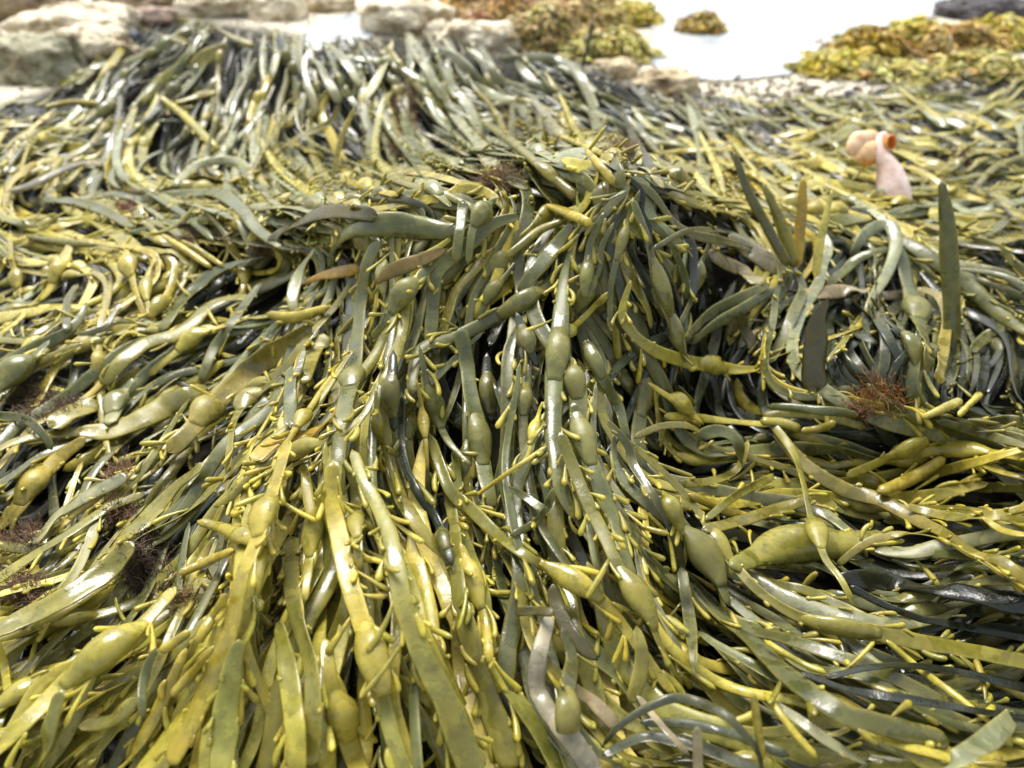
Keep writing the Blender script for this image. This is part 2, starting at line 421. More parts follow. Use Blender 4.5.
# ------------------------------------------------------------------ materials
def nodes(name):
    m = bpy.data.materials.new(name); m.use_nodes = True
    nt = m.node_tree
    return m, nt, nt.nodes, nt.links, nt.nodes['Principled BSDF']
def mk(N, t, **kw):
    n = N.new(t)
    for k, v in kw.items():
        if k in n.inputs.keys(): n.inputs[k].default_value = v
        else: setattr(n, k, v)
    return n
def noise(N, L, vec, scale, detail=3.0, rough=.55):
    n = mk(N, 'ShaderNodeTexNoise', Scale=scale, Detail=detail, Roughness=rough); L.new(vec, n.inputs['Vector']); return n
def ramp(N, L, src, stops):
    r = N.new('ShaderNodeValToRGB'); L.new(src, r.inputs['Fac'])
    e = r.color_ramp.elements
    while len(e) < len(stops): e.new(.5)
    for i, (p, c) in enumerate(stops):
        e[i].position = p; e[i].color = c if isinstance(c, tuple) else (c, c, c, 1)
    return r
def mixc(N, L, fac, a, b, mode='MIX'):
    n = mk(N, 'ShaderNodeMix', data_type='RGBA', blend_type=mode)
    for sock, v in ((n.inputs[0], fac), (n.inputs[6], a), (n.inputs[7], b)):
        if isinstance(v, (int, float)): sock.default_value = v
        elif isinstance(v, tuple): sock.default_value = v
        else: L.new(v, sock)
    return n.outputs[2]

def weed_material(name, rough_wet, rough_dry, wet_at, bump=.25):
    m, nt, N, L, P = nodes(name)
    geo = N.new('ShaderNodeNewGeometry'); pos = geo.outputs['Position']
    att = mk(N, 'ShaderNodeAttribute', attribute_name='tint')
    n1 = noise(N, L, pos, 38, 4); n2 = noise(N, L, pos, 150, 4, .6); n3 = noise(N, L, pos, 620, 3, .6)
    wet = ramp(N, L, n1.outputs['Fac'], [(wet_at - .012, 0.0), (wet_at + .012, 1.0)])
    mot = ramp(N, L, n2.outputs['Fac'], [(.28, .68), (.72, 1.26)])
    base = mixc(N, L, 1.0, att.outputs['Color'], mot.outputs['Color'], 'MULTIPLY')
    n4 = noise(N, L, pos, 75, 5, .65)
    bl = ramp(N, L, n4.outputs['Fac'], [(.56, 0.0), (.66, .42)])
    base = mixc(N, L, bl.outputs['Color'], base, mixc(N, L, 1.0, base, (.62, .50, .38, 1), 'MULTIPLY'))
    sp = ramp(N, L, n3.outputs['Fac'], [(.61, 0.0), (.70, .5)])
    base = mixc(N, L, sp.outputs['Color'], base, (.10, .06, .025, 1))
    film = mixc(N, L, .035, mixc(N, L, 1.0, base, (1.35, 1.32, 1.3, 1), 'MULTIPLY'), (.32, .32, .26, 1))
    col = mixc(N, L, wet.outputs['Color'], base, film)
    L.new(col, P.inputs['Base Color'])
    rr = mk(N, 'ShaderNodeMapRange'); L.new(wet.outputs['Color'], rr.inputs['Value'])
    rr.inputs['To Min'].default_value = rough_wet; rr.inputs['To Max'].default_value = rough_dry
    L.new(rr.outputs['Result'], P.inputs['Roughness'])
    P.inputs['IOR'].default_value = 1.45
    sr = mk(N, 'ShaderNodeMapRange'); L.new(wet.outputs['Color'], sr.inputs['Value'])
    sr.inputs['To Min'].default_value = .66; sr.inputs['To Max'].default_value = .40
    L.new(sr.outputs['Result'], P.inputs['Specular IOR Level'])
    add = mk(N, 'ShaderNodeMath', operation='MULTIPLY_ADD'); L.new(n3.outputs['Fac'], add.inputs[0]); add.inputs[1].default_value = .35
    L.new(n2.outputs['Fac'], add.inputs[2])
    b = mk(N, 'ShaderNodeBump', Strength=bump, Distance=.0012); L.new(add.outputs[0], b.inputs['Height']); L.new(b.outputs['Normal'], P.inputs['Normal'])
    return m
M_WEED = weed_material('wet_seaweed', .16, .36, .50)
M_WET = weed_material('glossy_seaweed', .08, .2, .6, .5)
M_FAR = weed_material('rockweed', .3, .5, .5)

def fuzz_material():
    m, nt, N, L, P = nodes('fuzzy_algae')
    att = mk(N, 'ShaderNodeAttribute', attribute_name='tint'); L.new(att.outputs['Color'], P.inputs['Base Color'])
    P.inputs['Roughness'].default_value = .55
    return m
M_FUZZ = fuzz_material()

def rock_material():
    m, nt, N, L, P = nodes('shore_rock')
    geo = N.new('ShaderNodeNewGeometry'); pos = geo.outputs['Position']
    att = mk(N, 'ShaderNodeAttribute', attribute_name='tint')
    n1 = noise(N, L, pos, 16, 6, .65); n2 = noise(N, L, pos, 90, 4, .6)
    v = mk(N, 'ShaderNodeTexVoronoi', Scale=110.0); L.new(pos, v.inputs['Vector'])
    stain = ramp(N, L, n1.outputs['Fac'], [(.40, 0.0), (.56, 1.0)])
    c = mixc(N, L, stain.outputs['Color'], (.42, .34, .19, 1), (1.3, 1.27, 1.2, 1))
    c = mixc(N, L, 1.0, att.outputs['Color'], c, 'MULTIPLY')
    barn = ramp(N, L, v.outputs['Distance'], [(.12, 1.0), (.34, 0.0)])
    bm = mk(N, 'ShaderNodeMath', operation='MULTIPLY'); L.new(barn.outputs['Color'], bm.inputs[0]); L.new(n2.outputs['Fac'], bm.inputs[1])
    c = mixc(N, L, bm.outputs[0], c, (.62, .60, .54, 1))
    L.new(c, P.inputs['Base Color']); P.inputs['Roughness'].default_value = .7
    b = mk(N, 'ShaderNodeBump', Strength=1.0, Distance=.016); L.new(n2.outputs['Fac'], b.inputs['Height']); L.new(b.outputs['Normal'], P.inputs['Normal'])
    return m
M_ROCK = rock_material()

def ground_material():
    m, nt, N, L, P = nodes('shell_sand')
    geo = N.new('ShaderNodeNewGeometry'); pos = geo.outputs['Position']
    att = mk(N, 'ShaderNodeAttribute', attribute_name='tint')
    n1 = noise(N, L, pos, 9, 5); n2 = noise(N, L, pos, 220, 4, .7)
    v = mk(N, 'ShaderNodeTexVoronoi', Scale=95.0); L.new(pos, v.inputs['Vector'])
    g = ramp(N, L, n2.outputs['Fac'], [(.3, .62), (.65, 1.1)])
    c = mixc(N, L, 1.0, att.outputs['Color'], g.outputs['Color'], 'MULTIPLY')
    hs = mk(N, 'ShaderNodeHueSaturation', Saturation=.25, Value=1.0); L.new(v.outputs['Color'], hs.inputs['Color'])
    c = mixc(N, L, .3, c, mixc(N, L, 1.0, c, hs.outputs['Color'], 'MULTIPLY'))
    L.new(c, P.inputs['Base Color']); P.inputs['Roughness'].default_value = .75; P.inputs['Specular IOR Level'].default_value = .12
    b = mk(N, 'ShaderNodeBump', Strength=.6, Distance=.004); L.new(v.outputs['Distance'], b.inputs['Height']); L.new(b.outputs['Normal'], P.inputs['Normal'])
    return m
M_GROUND = ground_material()

def water_material():
    m, nt, N, L, P = nodes('shallow_water')
    geo = N.new('ShaderNodeNewGeometry'); pos = geo.outputs['Position']
    n1 = noise(N, L, pos, 30, 4); n2 = noise(N, L, pos, 5, 4)
    c = ramp(N, L, n2.outputs['Fac'], [(.38, (.36, .42, .46, 1)), (.62, (.62, .63, .62, 1))])
    L.new(c.outputs['Color'], P.inputs['Base Color'])
    P.inputs['Roughness'].default_value = .12
    b = mk(N, 'ShaderNodeBump', Strength=.35, Distance=.012); L.new(n1.outputs['Fac'], b.inputs['Height']); L.new(b.outputs['Normal'], P.inputs['Normal'])
    return m
M_WATER = water_material()

def flesh_material():
    m, nt, N, L, P = nodes('pale_flesh')
    geo = N.new('ShaderNodeNewGeometry'); pos = geo.outputs['Position']
    att = mk(N, 'ShaderNodeAttribute', attribute_name='tint')
    n1 = noise(N, L, pos, 60, 4)
    g = ramp(N, L, n1.outputs['Fac'], [(.36, (.86, .74, .62, 1)), (.60, (1.08, 1.08, 1.08, 1))])
    L.new(mixc(N, L, 1.0, att.outputs['Color'], g.outputs['Color'], 'MULTIPLY'), P.inputs['Base Color'])
    fb = mk(N, 'ShaderNodeBump', Strength=.5, Distance=.004); L.new(n1.outputs['Fac'], fb.inputs['Height']); L.new(fb.outputs['Normal'], P.inputs['Normal'])
    P.inputs['Roughness'].default_value = .35
    P.inputs['Subsurface Weight'].default_value = .25; P.inputs['Subsurface Scale'].default_value = .01
    return m
M_FLESH = flesh_material()

# ------------------------------------------------------------------ fronds
TINT = {
    'g': (.072, .080, .026), 'o': (.140, .128, .022), 'y': (.285, .238, .030), 'a': (.31, .20, .018), 'b': (.048, .043, .010),
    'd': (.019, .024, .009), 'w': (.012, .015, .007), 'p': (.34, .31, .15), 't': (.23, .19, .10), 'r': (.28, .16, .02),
    'gp': (.165, .175, .090), 'yp': (.39, .335, .075), 'oy': (.190, .170, .034), 'yo': (.200, .178, .036), 'gb': (.115, .10, .05),
    'od': (.062, .066, .018), 'dg': (.042, .049, .024), 'pg': (.20, .19, .125), 'rb': (.095, .066, .012)}
TIP = np.array((.43, .345, .030))

class Frond: pass

def shoot_geo(p0, dirv, side, nrm, L, r0, r1, c0, c1, n=9, m=7):
    s = 1 - (1 - np.linspace(0, 1, n)) ** 1.35
    bend = rng.normal(-.12, .30); lift = rng.normal(.0, .16)
    C = p0 + dirv * (s * L)[:, None] + side * (bend * L * s ** 2)[:, None] + nrm * (lift * L * s ** 2)[:, None]
    T = unit(np.gradient(C, axis=0)); B = unit(np.cross(nrm[None], T)); N_ = np.cross(T, B)
    kk = rng.random()
    if kk < .65: prof = r0 + (r1 - r0) * np.clip(s * 1.25, 0, 1) ** 1.1
    else: prof = r0 + (r1 - r0) * np.sin(np.pi * np.clip(s * .72 + .08, 0, 1)) ** .9
    ri = np.clip((1 - s) * L / r1, 0, 1)
    prof = prof * np.sqrt(np.clip(1 - (1 - ri) ** 2, .06, 1))
    w = prof[:, None] * np.ones(m)
    c = c0[None] + (c1 - c0)[None] * (s ** .8)[:, None]
    c = np.vstack([np.repeat(c, m, axis=0), c[:1], c[-1:]])
    return loft(C, B, N_, w, prof * .78, m), c

def make_frond(pp, wpx, cls, bl=(), shoots=1, flags='', wm=None, hero=False, lift=.0015):
    """pp: picture points of the strand, laid on the present top of the pile; widths in pixels there (or wm in metres)."""
    L_px = np.linalg.norm(np.diff(np.asarray(pp, float), axis=0), axis=1).sum()
    n = int(np.clip(L_px / 5.0, 14, 84))
    q = catmull(pp, n)
    if 'u' in flags:
        d1 = march(q[-1:, 0], q[-1:, 1])[0]
        t = np.linspace(1, 0, n)
        d = d1 - .004 - t * .012 * min(1, L_px / 80)
    else:
        d = march(q[:, 0], q[:, 1])
        if not hero and (np.median(d) > 2.3): return None
        k = max(1, n // (22 if not hero else 16))
        d = gsmooth(minfilt(gsmooth(d, 1.2), k), k * 1.15 + .5) - lift
        if 'a' in flags: d = d - .022 * np.sin(np.linspace(0, math.pi, n)) ** .8
    P = at_depth(q[:, 0], q[:, 1], d)
    dm = float(np.mean(d))
    s = np.linspace(0, 1, n)
    T = unit(np.gradient(P, axis=0))
    toC = unit(CAM - P)
    Nn = base_normal(P[:, 0], P[:, 1])
    Nn = unit(Nn * (1.0 if 'u' not in flags else 0) + toC * (.45 if 'u' not in flags else 1.0))
    B = unit(np.cross(Nn, T)); Nn = np.cross(T, B)
    roll = wob(n, .30 if not hero else .20, n / 7) + rng.normal(0, .16)
    if 'u' in flags: roll = roll * .5
    B, Nn = B * np.cos(roll)[:, None] + Nn * np.sin(roll)[:, None], Nn * np.cos(roll)[:, None] - B * np.sin(roll)[:, None]
    if wm is None:
        wl = [float(v) for v in wpx.split(',')] if isinstance(wpx, str) else list(wpx)
        if len(wl) == 1: wl = [wl[0] * .55, wl[0], wl[0], wl[0] * .95, wl[0] * .7]
        w = np.interp(s, np.linspace(0, 1, len(wl)), wl) * d / F
        w = gsmooth(w, 1.5)
    else:
        w = wm * np.interp(s, [0, .12, .5, .85, 1], [.4, .85, 1, .9, .5])
    arc = np.concatenate([[0], np.cumsum(np.linalg.norm(np.diff(P, axis=0), axis=1))])
    Ltot = arc[-1]
    cap = (.0025 if 'c' in flags else .006)
    e = np.minimum(arc, Ltot - arc) / cap
    endp = np.sqrt(np.clip(1 - (1 - np.clip(e, 0, 1)) ** 2, .03, 1))
    club = 'c' in flags and cls in ('y', 'yp', 'a', 'o') and np.max(w) < .016
    wl_ = w * (1 + wob(n, .045, 1.2) + wob(n, .05, 4)); wr_ = w * (1 + wob(n, .045, 1.2) + wob(n, .05, 4))
    f = Frond()
    tint = np.array(TINT[cls]) * (1 + rng.normal(0, .10)) * (1 + rng.normal(0, .03, 3))
    ends = (TIP if cls not in ('b', 'd', 'w', 't', 'r', 'rb', 'pg', 'dg') else tint)
    along = np.clip(np.where(s < .5, 0, (s - .5) * 2), 0, 1) ** 2 * (.20 if cls in ('g', 'gp', 'od') else .35)
    colr = tint[None] + (ends - tint)[None] * along[:, None] * .5
    m = 12 if (hero or dm < .9) else 8
    th = np.full(n, .00075) + .0002 * rng.random()
    th = th * np.clip(w / .013, .5, 1.4)
    if club: th = w * .36
    # bladders
    f.bl = []
    blm = []
    for b in bl:
        if len(b) == 4:
            i = int(np.argmin((q[:, 0] - b[0]) ** 2 + (q[:, 1] - b[1]) ** 2))
            blm.append((i, b[2] * d[i] / F, b[3] * d[i] / F))
        else:
            blm.append((int(np.clip(b[0] * n, 2, n - 3)), b[1], b[2]))
    for i, bw, blen in blm:
        c0 = arc[i]
        blen = max(blen, bw * 1.02)
        g = np.exp(-((arc - c0) / (blen * .42)) ** 2)
        w_here = w[i]
        wl_ = wl_ * (1 - g) + g * np.maximum(wl_, bw * .80); wr_ = wr_ * (1 - g) + g * np.maximum(wr_, bw * .80)
        a0, a1 = c0 - blen * .78, c0 + blen * .78
        nb = 19 if dm < 1.0 else 11
        ss = np.linspace(max(a0, 0), min(a1, Ltot), nb)
        Cb = np.stack([np.interp(ss, arc, P[:, k]) for k in range(3)], -1)
        Bb = unit(np.stack([np.interp(ss, arc, B[:, k]) for k in range(3)], -1))
        Nb = unit(np.stack([np.interp(ss, arc, Nn[:, k]) for k in range(3)], -1))
        u = (ss - c0) / (blen * .78)
        u = u * (1 - .12 * u)                       # a little egg shaped
        fpro = np.clip(1 - np.abs(u) ** 2.0, 0, 1) ** 1.35
        wb = w_here * .28 * (1 - fpro) + bw * .5 * fpro
        hb = .0003 * (1 - fpro) + bw * .34 * fpro
        mb = 14 if dm < 1.0 else 8
        Cb = Cb + Nb * (bw * .10 * fpro)[:, None]
        cb = colr[i] * .82 + np.array((.17, .165, .05)) * .18 + (TIP - colr[i]) * (.10 if cls in ('g', 'gp', 'd', 'dg', 'w') else .16)
        f.bl.append((loft(Cb, Bb, Nb, np.maximum(wb, .0004), np.maximum(hb, .0004), mb), cb))
    ph = np.linspace(0, 2 * math.pi, m, endpoint=False)
    lw = np.where(np.cos(ph)[None] < 0, wl_[:, None], wr_[:, None]) * .5 * endp[:, None]
    curl = (rng.normal(-.02, .05) + wob(n, .06, n / 6)) * w
    if club: curl = curl * 0
    rim = (np.abs(np.cos(ph)) ** 6 * (.38 if not club else 0) * (0 if cls in ('b', 'd', 'w', 'r', 'rb', 'pg', 't') else 1))[None, :, None]
    cv = colr[:, None, :] * (1 - rim) + (TIP * .55 + colr * .6)[:, None, :] * rim
    f.strap = (loft(P, B, Nn, lw, th * endp, m, curl, .42 if not club else 1.0), np.vstack([cv.reshape(-1, 3), colr[:1], colr[-1:]]))
    # side shoots
    f.sh = []
    if shoots and Ltot > .03:
        gap = {1: .042, 2: .026, 3: .0165}[shoots]
        for side in (-1, 1):
            a = rng.uniform(.2, 1) * gap
            while a < Ltot - .004:
                i = int(np.searchsorted(arc, a)); i = min(max(i, 1), n - 2)
                if not any(abs(a - arc[bi]) < bw * .45 for bi, bw, _ in blm):
                    for _k in range(1 if rng.random() < .7 else 2):
                        an = rng.choice([rng.uniform(.05, .4), rng.uniform(.3, .9)], p=[.6, .4])
                        sg = B[i] * side
                        dirv = T[i] * math.cos(an) + sg * math.sin(an) + Nn[i] * rng.normal(.05, .14)
                        Ls = rng.choice([rng.uniform(.003, .006), rng.uniform(.008, .015), rng.uniform(.015, .028)], p=[.30, .44, .26])
                        r1 = rng.uniform(.0011, .0019) * (1.25 if Ls > .010 else .95)
                        edge = (wl_[i] if side < 0 else wr_[i]) * .45
                        p0 = P[i] + sg * edge + T[i] * rng.uniform(-.001, .001)
                        ct = (TIP * .8 + tint * .35) * rng.uniform(.6, 1.1) * np.array((rng.uniform(.9, 1.05), 1, 1))
                        if cls in ('d', 'w', 'dg', 'b'): ct = ct * .6 + tint * .4
                        near = dm < .75
                        f.sh.append(shoot_geo(p0, unit(dirv), sg, Nn[i], Ls, .0007, r1, tint * .75 + ct * .25, ct, 9 if near else 6, 7 if near else 5))
                a += gap * rng.exponential(1.0) * .75 + gap * .3
    # raise the pile
    if 'u' not in flags and 'a' not in flags:
        for lat in (-.42, -.2, 0, .2, .42):
            S = P + B * (lat * w)[:, None]
            top = S[:, 2] + .0030
            jj, ii = cell(S[:, 0], S[:, 1])
            ok = (top - H[jj, ii] < .034)
            np.maximum.at(H, (jj[ok], ii[ok]), top[ok])
    f.P, f.B, f.w, f.q, f.d, f.cls, f.n, f.L = P, B, w, q, d, cls, n, Ltot
    f.nbl, f.nsh, f.dm, f.hero, f.wmean = len(f.bl), len(f.sh), dm, hero, float(np.median(w))
    f.glossy = cls == 'w'
    f.label = None
    return f

FLOW = """560,230,-.75,.7 520,255,-.7,.7 600,235,-.25,1 640,230,.05,1 665,240,.3,1 700,235,.8,.35 590,205,-.6,.8 470,245,-.8,.55 440,300,-.35,1 100,480,-1,.75 100,650,-1,.72 30,560,-1,.7 200,650,-.4,1 300,600,.08,1 450,600,.33,1 600,560,.5,1 680,600,.8,1 760,660,1,.7 850,700,1,.4 980,700,1,.2
900,480,1,-.12 800,420,1,.05 720,480,1,.15 980,430,1,.1 820,550,1,.1 940,600,1,.12 620,700,.6,1 700,745,1,.2 850,760,1,.3
600,300,-.1,1 500,300,-.3,1 400,320,-.2,1 650,280,.3,1 720,300,-.6,1 560,400,.1,1 480,430,.15,1 640,400,.3,1 300,400,-.5,1 200,420,-.9,.8 380,500,.1,1
150,330,-1,.6 80,230,1,.15 250,220,1,.35 30,330,-1,.2 80,400,-1,.5 160,200,1,.1 330,205,1,.1 250,290,-1,.5
750,170,1,.12 450,180,1,.12 600,150,1,.45 560,185,1,.3 850,200,1,.1 820,160,1,.02 660,165,1,.15 720,200,1,.3
900,330,-.35,1 980,380,-.3,1 840,300,-.5,1 980,220,1,-.15 1010,290,1,.3 780,300,-1,.7
130,80,-.8,.6 60,110,-.9,.4 200,70,-.5,.9 250,80,-.2,1 250,130,-.2,1 320,80,.4,1 360,120,.4,.8 420,70,.3,1 420,130,.5,.7 480,80,.6,.7 480,120,.8,.5 560,90,.7,.6
640,110,.6,.8 720,120,.8,.4 60,160,-.8,.35 180,140,-.5,.8 320,150,.7,.3 700,90,.9,.4
860,120,1,-.1 950,120,1,-.12 800,120,1,.1 950,170,1,-.2 1010,120,1,.1"""
SWIRL = rng.normal(0, 1, (24, 30))
fl = np.array([[float(v) for v in t.split(',')] for t in FLOW.split()]); fl[:, 2:] = unit(fl[:, 2:])
def flow(x, y):
    w = 1 / ((fl[:, 0] - x) ** 2 + ((fl[:, 1] - y) * 1.5) ** 2 + 900) ** 1.7
    v = (fl[:, 2:] * w[:, None]).sum(0); v = v / (np.linalg.norm(v) + 1e-9)
    sc = np.interp(y, [0, 150, 300, 800], [28, 34, 60, 80])
    a = np.interp(y, [60, 200, 420], [.24, .36, .24]) * float(bil(SWIRL, 0, 0, 1.0, np.array([(x + 200) / sc % 28]), np.array([(y / sc * 1.3) % 22]))[0])
    return np.array([v[0] * math.cos(a) - v[1] * math.sin(a), v[0] * math.sin(a) + v[1] * math.cos(a)])
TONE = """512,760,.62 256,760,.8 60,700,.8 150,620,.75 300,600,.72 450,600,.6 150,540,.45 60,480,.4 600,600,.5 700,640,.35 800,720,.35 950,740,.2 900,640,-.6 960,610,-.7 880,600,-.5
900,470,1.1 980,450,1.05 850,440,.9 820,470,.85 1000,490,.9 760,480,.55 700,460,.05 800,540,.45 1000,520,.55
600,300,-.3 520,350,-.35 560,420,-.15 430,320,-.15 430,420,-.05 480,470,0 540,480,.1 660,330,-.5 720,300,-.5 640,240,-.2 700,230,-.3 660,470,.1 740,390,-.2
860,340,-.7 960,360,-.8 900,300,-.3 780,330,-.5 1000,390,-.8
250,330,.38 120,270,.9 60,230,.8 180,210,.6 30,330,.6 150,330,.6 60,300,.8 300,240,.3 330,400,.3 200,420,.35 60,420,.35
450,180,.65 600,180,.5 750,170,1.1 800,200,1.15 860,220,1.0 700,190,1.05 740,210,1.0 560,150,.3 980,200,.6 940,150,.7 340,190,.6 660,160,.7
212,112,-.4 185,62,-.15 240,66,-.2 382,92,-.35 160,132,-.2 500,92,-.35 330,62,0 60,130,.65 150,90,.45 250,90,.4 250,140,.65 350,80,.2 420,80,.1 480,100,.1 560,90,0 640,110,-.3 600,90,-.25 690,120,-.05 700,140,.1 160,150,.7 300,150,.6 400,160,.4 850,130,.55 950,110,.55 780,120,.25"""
tn = np.array([[float(v) for v in t.split(',')] for t in TONE.split()])  # frond colour by region; negative values also paint in the shade of hollows
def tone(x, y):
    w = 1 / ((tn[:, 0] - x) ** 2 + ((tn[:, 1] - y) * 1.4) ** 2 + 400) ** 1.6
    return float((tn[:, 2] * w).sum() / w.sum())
EDGE = [(-160, 150), (0, 98), (40, 86), (80, 68), (120, 38), (150, 16), (200, 12), (260, 22), (330, 34), (400, 28), (450, 32), (500, 40), (560, 52), (600, 64), (650, 84),
        (690, 92), (760, 95), (830, 96), (880, 86), (920, 76), (980, 74), (1040, 72), (1180, 78)]
ex, ey = np.array(EDGE).T
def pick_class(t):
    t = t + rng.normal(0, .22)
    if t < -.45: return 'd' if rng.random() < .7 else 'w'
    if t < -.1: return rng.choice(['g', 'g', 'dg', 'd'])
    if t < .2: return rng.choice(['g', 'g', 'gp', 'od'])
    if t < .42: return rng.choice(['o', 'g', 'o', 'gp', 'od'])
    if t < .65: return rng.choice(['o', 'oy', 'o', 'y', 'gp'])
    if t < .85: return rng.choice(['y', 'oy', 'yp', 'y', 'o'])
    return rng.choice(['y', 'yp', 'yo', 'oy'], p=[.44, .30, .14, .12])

ALL = []
def fill(n_target, x0, x1, y0, y1, dens, lift=.0015, wide=1.0, loose=.22, dark=False, length=(.17, .48), small=.55):
    made = 0
    for _ in range(n_target * 4):
        if made >= n_target: break
        x, y = rng.uniform(x0, x1), rng.uniform(y0, y1)
        if y < np.interp(x, ex, ey) + 3: continue
        d = march(np.array([x]), np.array([y]))[0]
        if d > 2.1: continue
        tv = tone(x, y)
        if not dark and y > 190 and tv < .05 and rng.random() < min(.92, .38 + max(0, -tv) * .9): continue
        wm = rng.choice([rng.uniform(.0055, .009), rng.uniform(.008, .014)], p=[small, 1 - small]) * wide
        Lm = rng.uniform(*length)
        Lp = Lm * F / d * .75
        st = 9.0; nst = max(5, int(Lp / st))
        ang = rng.normal(0, loose)
        wig = wob(nst * 2, .16, 3.0)
        pts = [(x, y)]
        cx, cy = x, y
        for k in range(nst // 2):
            v = flow(cx, cy); a = ang + wig[k]
            cx += st * (v[0] * math.cos(a) - v[1] * math.sin(a)); cy += st * (v[0] * math.sin(a) + v[1] * math.cos(a)); pts.append((cx, cy))
        cx, cy = x, y; back = []
        for k in range(nst // 2):
            v = flow(cx, cy); a = ang + wig[nst + k]
            cx -= st * (v[0] * math.cos(a) - v[1] * math.sin(a)); cy -= st * (v[0] * math.sin(a) + v[1] * math.cos(a))
            if cy < np.interp(cx, ex, ey): break
            back.append((cx, cy))
        pts = back[::-1] + pts
        pts = [p for p in pts if p[1] > np.interp(p[0], ex, ey) - 3]
        if len(pts) < 4: continue
        pts = pts[::2] if len(pts) > 8 else pts
        bl = []
        if rng.random() < dens[0]:
            for t in ([rng.uniform(.25, .75)] if Lm < .2 else [rng.uniform(.15, .4), rng.uniform(.6, .85)]):
                bw = rng.uniform(.0105, .0165) * (.8 + .2 * wide); bl.append((t, max(bw, wm * 1.22), bw * rng.uniform(1.3, 2.1)))
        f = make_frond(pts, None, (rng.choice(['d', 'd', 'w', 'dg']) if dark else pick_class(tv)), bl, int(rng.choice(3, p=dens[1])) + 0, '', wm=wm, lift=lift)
        if f is None: continue
        ALL.append(f); made += 1

# under layers, near-black tints painting the shade in the gaps, then the ones that show
WPX, WPY, WD = project(np.stack([XX, YY, H], -1))
WMASK = np.where((WD > .05), np.clip((WPY - np.interp(WPX, ex, ey) - 2) / 40, 0, 1), 0)
def hills(cellsize):
    g = rng.random((int(3.0 / cellsize) + 3, int(3.8 / cellsize) + 3))
    u = (XX - GX0) / cellsize; v = (YY - GY0) / cellsize
    i, j = u.astype(int), v.astype(int); fu, fv = u - i, v - j
    fu = fu * fu * (3 - 2 * fu); fv = fv * fv * (3 - 2 * fv)
    return (g[j, i] * (1 - fu) + g[j, i + 1] * fu) * (1 - fv) + (g[j + 1, i] * (1 - fu) + g[j + 1, i + 1] * fu) * fv
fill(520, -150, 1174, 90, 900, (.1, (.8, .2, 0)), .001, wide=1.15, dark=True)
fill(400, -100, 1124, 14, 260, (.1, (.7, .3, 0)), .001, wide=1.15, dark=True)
H += WMASK * (.004 + .024 * np.clip(hills(.075) * 1.5 - .35, 0, 1) + .008 * hills(.03))     # the strands bridge over hollows
fill(150, 1120, 1500, 120, 860, (.25, (.6, .4, 0)), loose=.3)
fill(150, -480, -100, 140, 860, (.25, (.6, .4, 0)), loose=.3)
fill(170, -120, 1144, 190, 860, (.25, (.3, .5, .2)))
fill(150, -100, 1124, 14, 250, (.25, (.5, .5, 0)), .0015, 1.35, length=(.14, .34), small=.2)
H += WMASK * .010 * np.clip(hills(.05) * 1.6 - .4, 0, 1)
fill(230, -100, 1124, 14, 250, (.28, (.55, .45, 0)), .0015, 1.45, .34, length=(.13, .34), small=.2)
fill(45, 790, 1100, 70, 135, (.2, (.5, .5, 0)), .0015, 1.2, .4, length=(.12, .3), small=.2)
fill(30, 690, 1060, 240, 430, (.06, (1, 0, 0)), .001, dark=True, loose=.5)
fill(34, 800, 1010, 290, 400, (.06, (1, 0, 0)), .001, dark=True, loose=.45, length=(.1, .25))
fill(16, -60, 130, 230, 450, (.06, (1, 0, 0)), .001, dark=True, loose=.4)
fill(110, -120, 1144, 190, 430, (.22, (.2, .5, .3)), loose=.24)
fill(130, -120, 1144, 400, 860, (.22, (.25, .5, .25)), loose=.17, length=(.26, .6))
fill(60, 0, 440, 110, 235, (.3, (.55, .45, 0)), .002, 1.0, .5, length=(.08, .22), small=.35)
fill(50, 440, 1024, 105, 180, (.3, (.7, .3, 0)), .002, 1.25, .35, length=(.1, .28), small=.3)
CHF = bil(CH, GX0, GY0, STEP * cstep, XX, YY)
for nm, (a_, b_, c_, d_) in {'ridge': (-.05, .2, .55, .7), 'front': (-.2, .2, .25, .5), 'shelf': (-.3, .3, .85, 1.1), 'mound': (-.5, .1, 1.3, 1.5)}.items():
    mk_ = (XX > a_) & (XX < b_) & (YY > c_) & (YY < d_); print('PILE', nm, float((H - CHF)[mk_].mean()), float((H - CHF)[mk_].std()))
HER = []
for ln in HEROES.strip().splitlines():
    if ln.startswith('#') or not ln.strip(): continue
    cls, w, pts, bl, _x, sh, fg, lab = ln.split('|')
    pts = [tuple(float(v) for v in t.split(',')) for t in pts.split()]
    bl = [tuple(float(v) for v in t.split(',')) for t in bl.split(';') if t]
    f = make_frond(pts, w, cls, bl, int(sh), fg, hero=True, lift=.009)
    f.label = lab or None; f.own = bool(lab)
    ALL.append(f); HER.append(f)

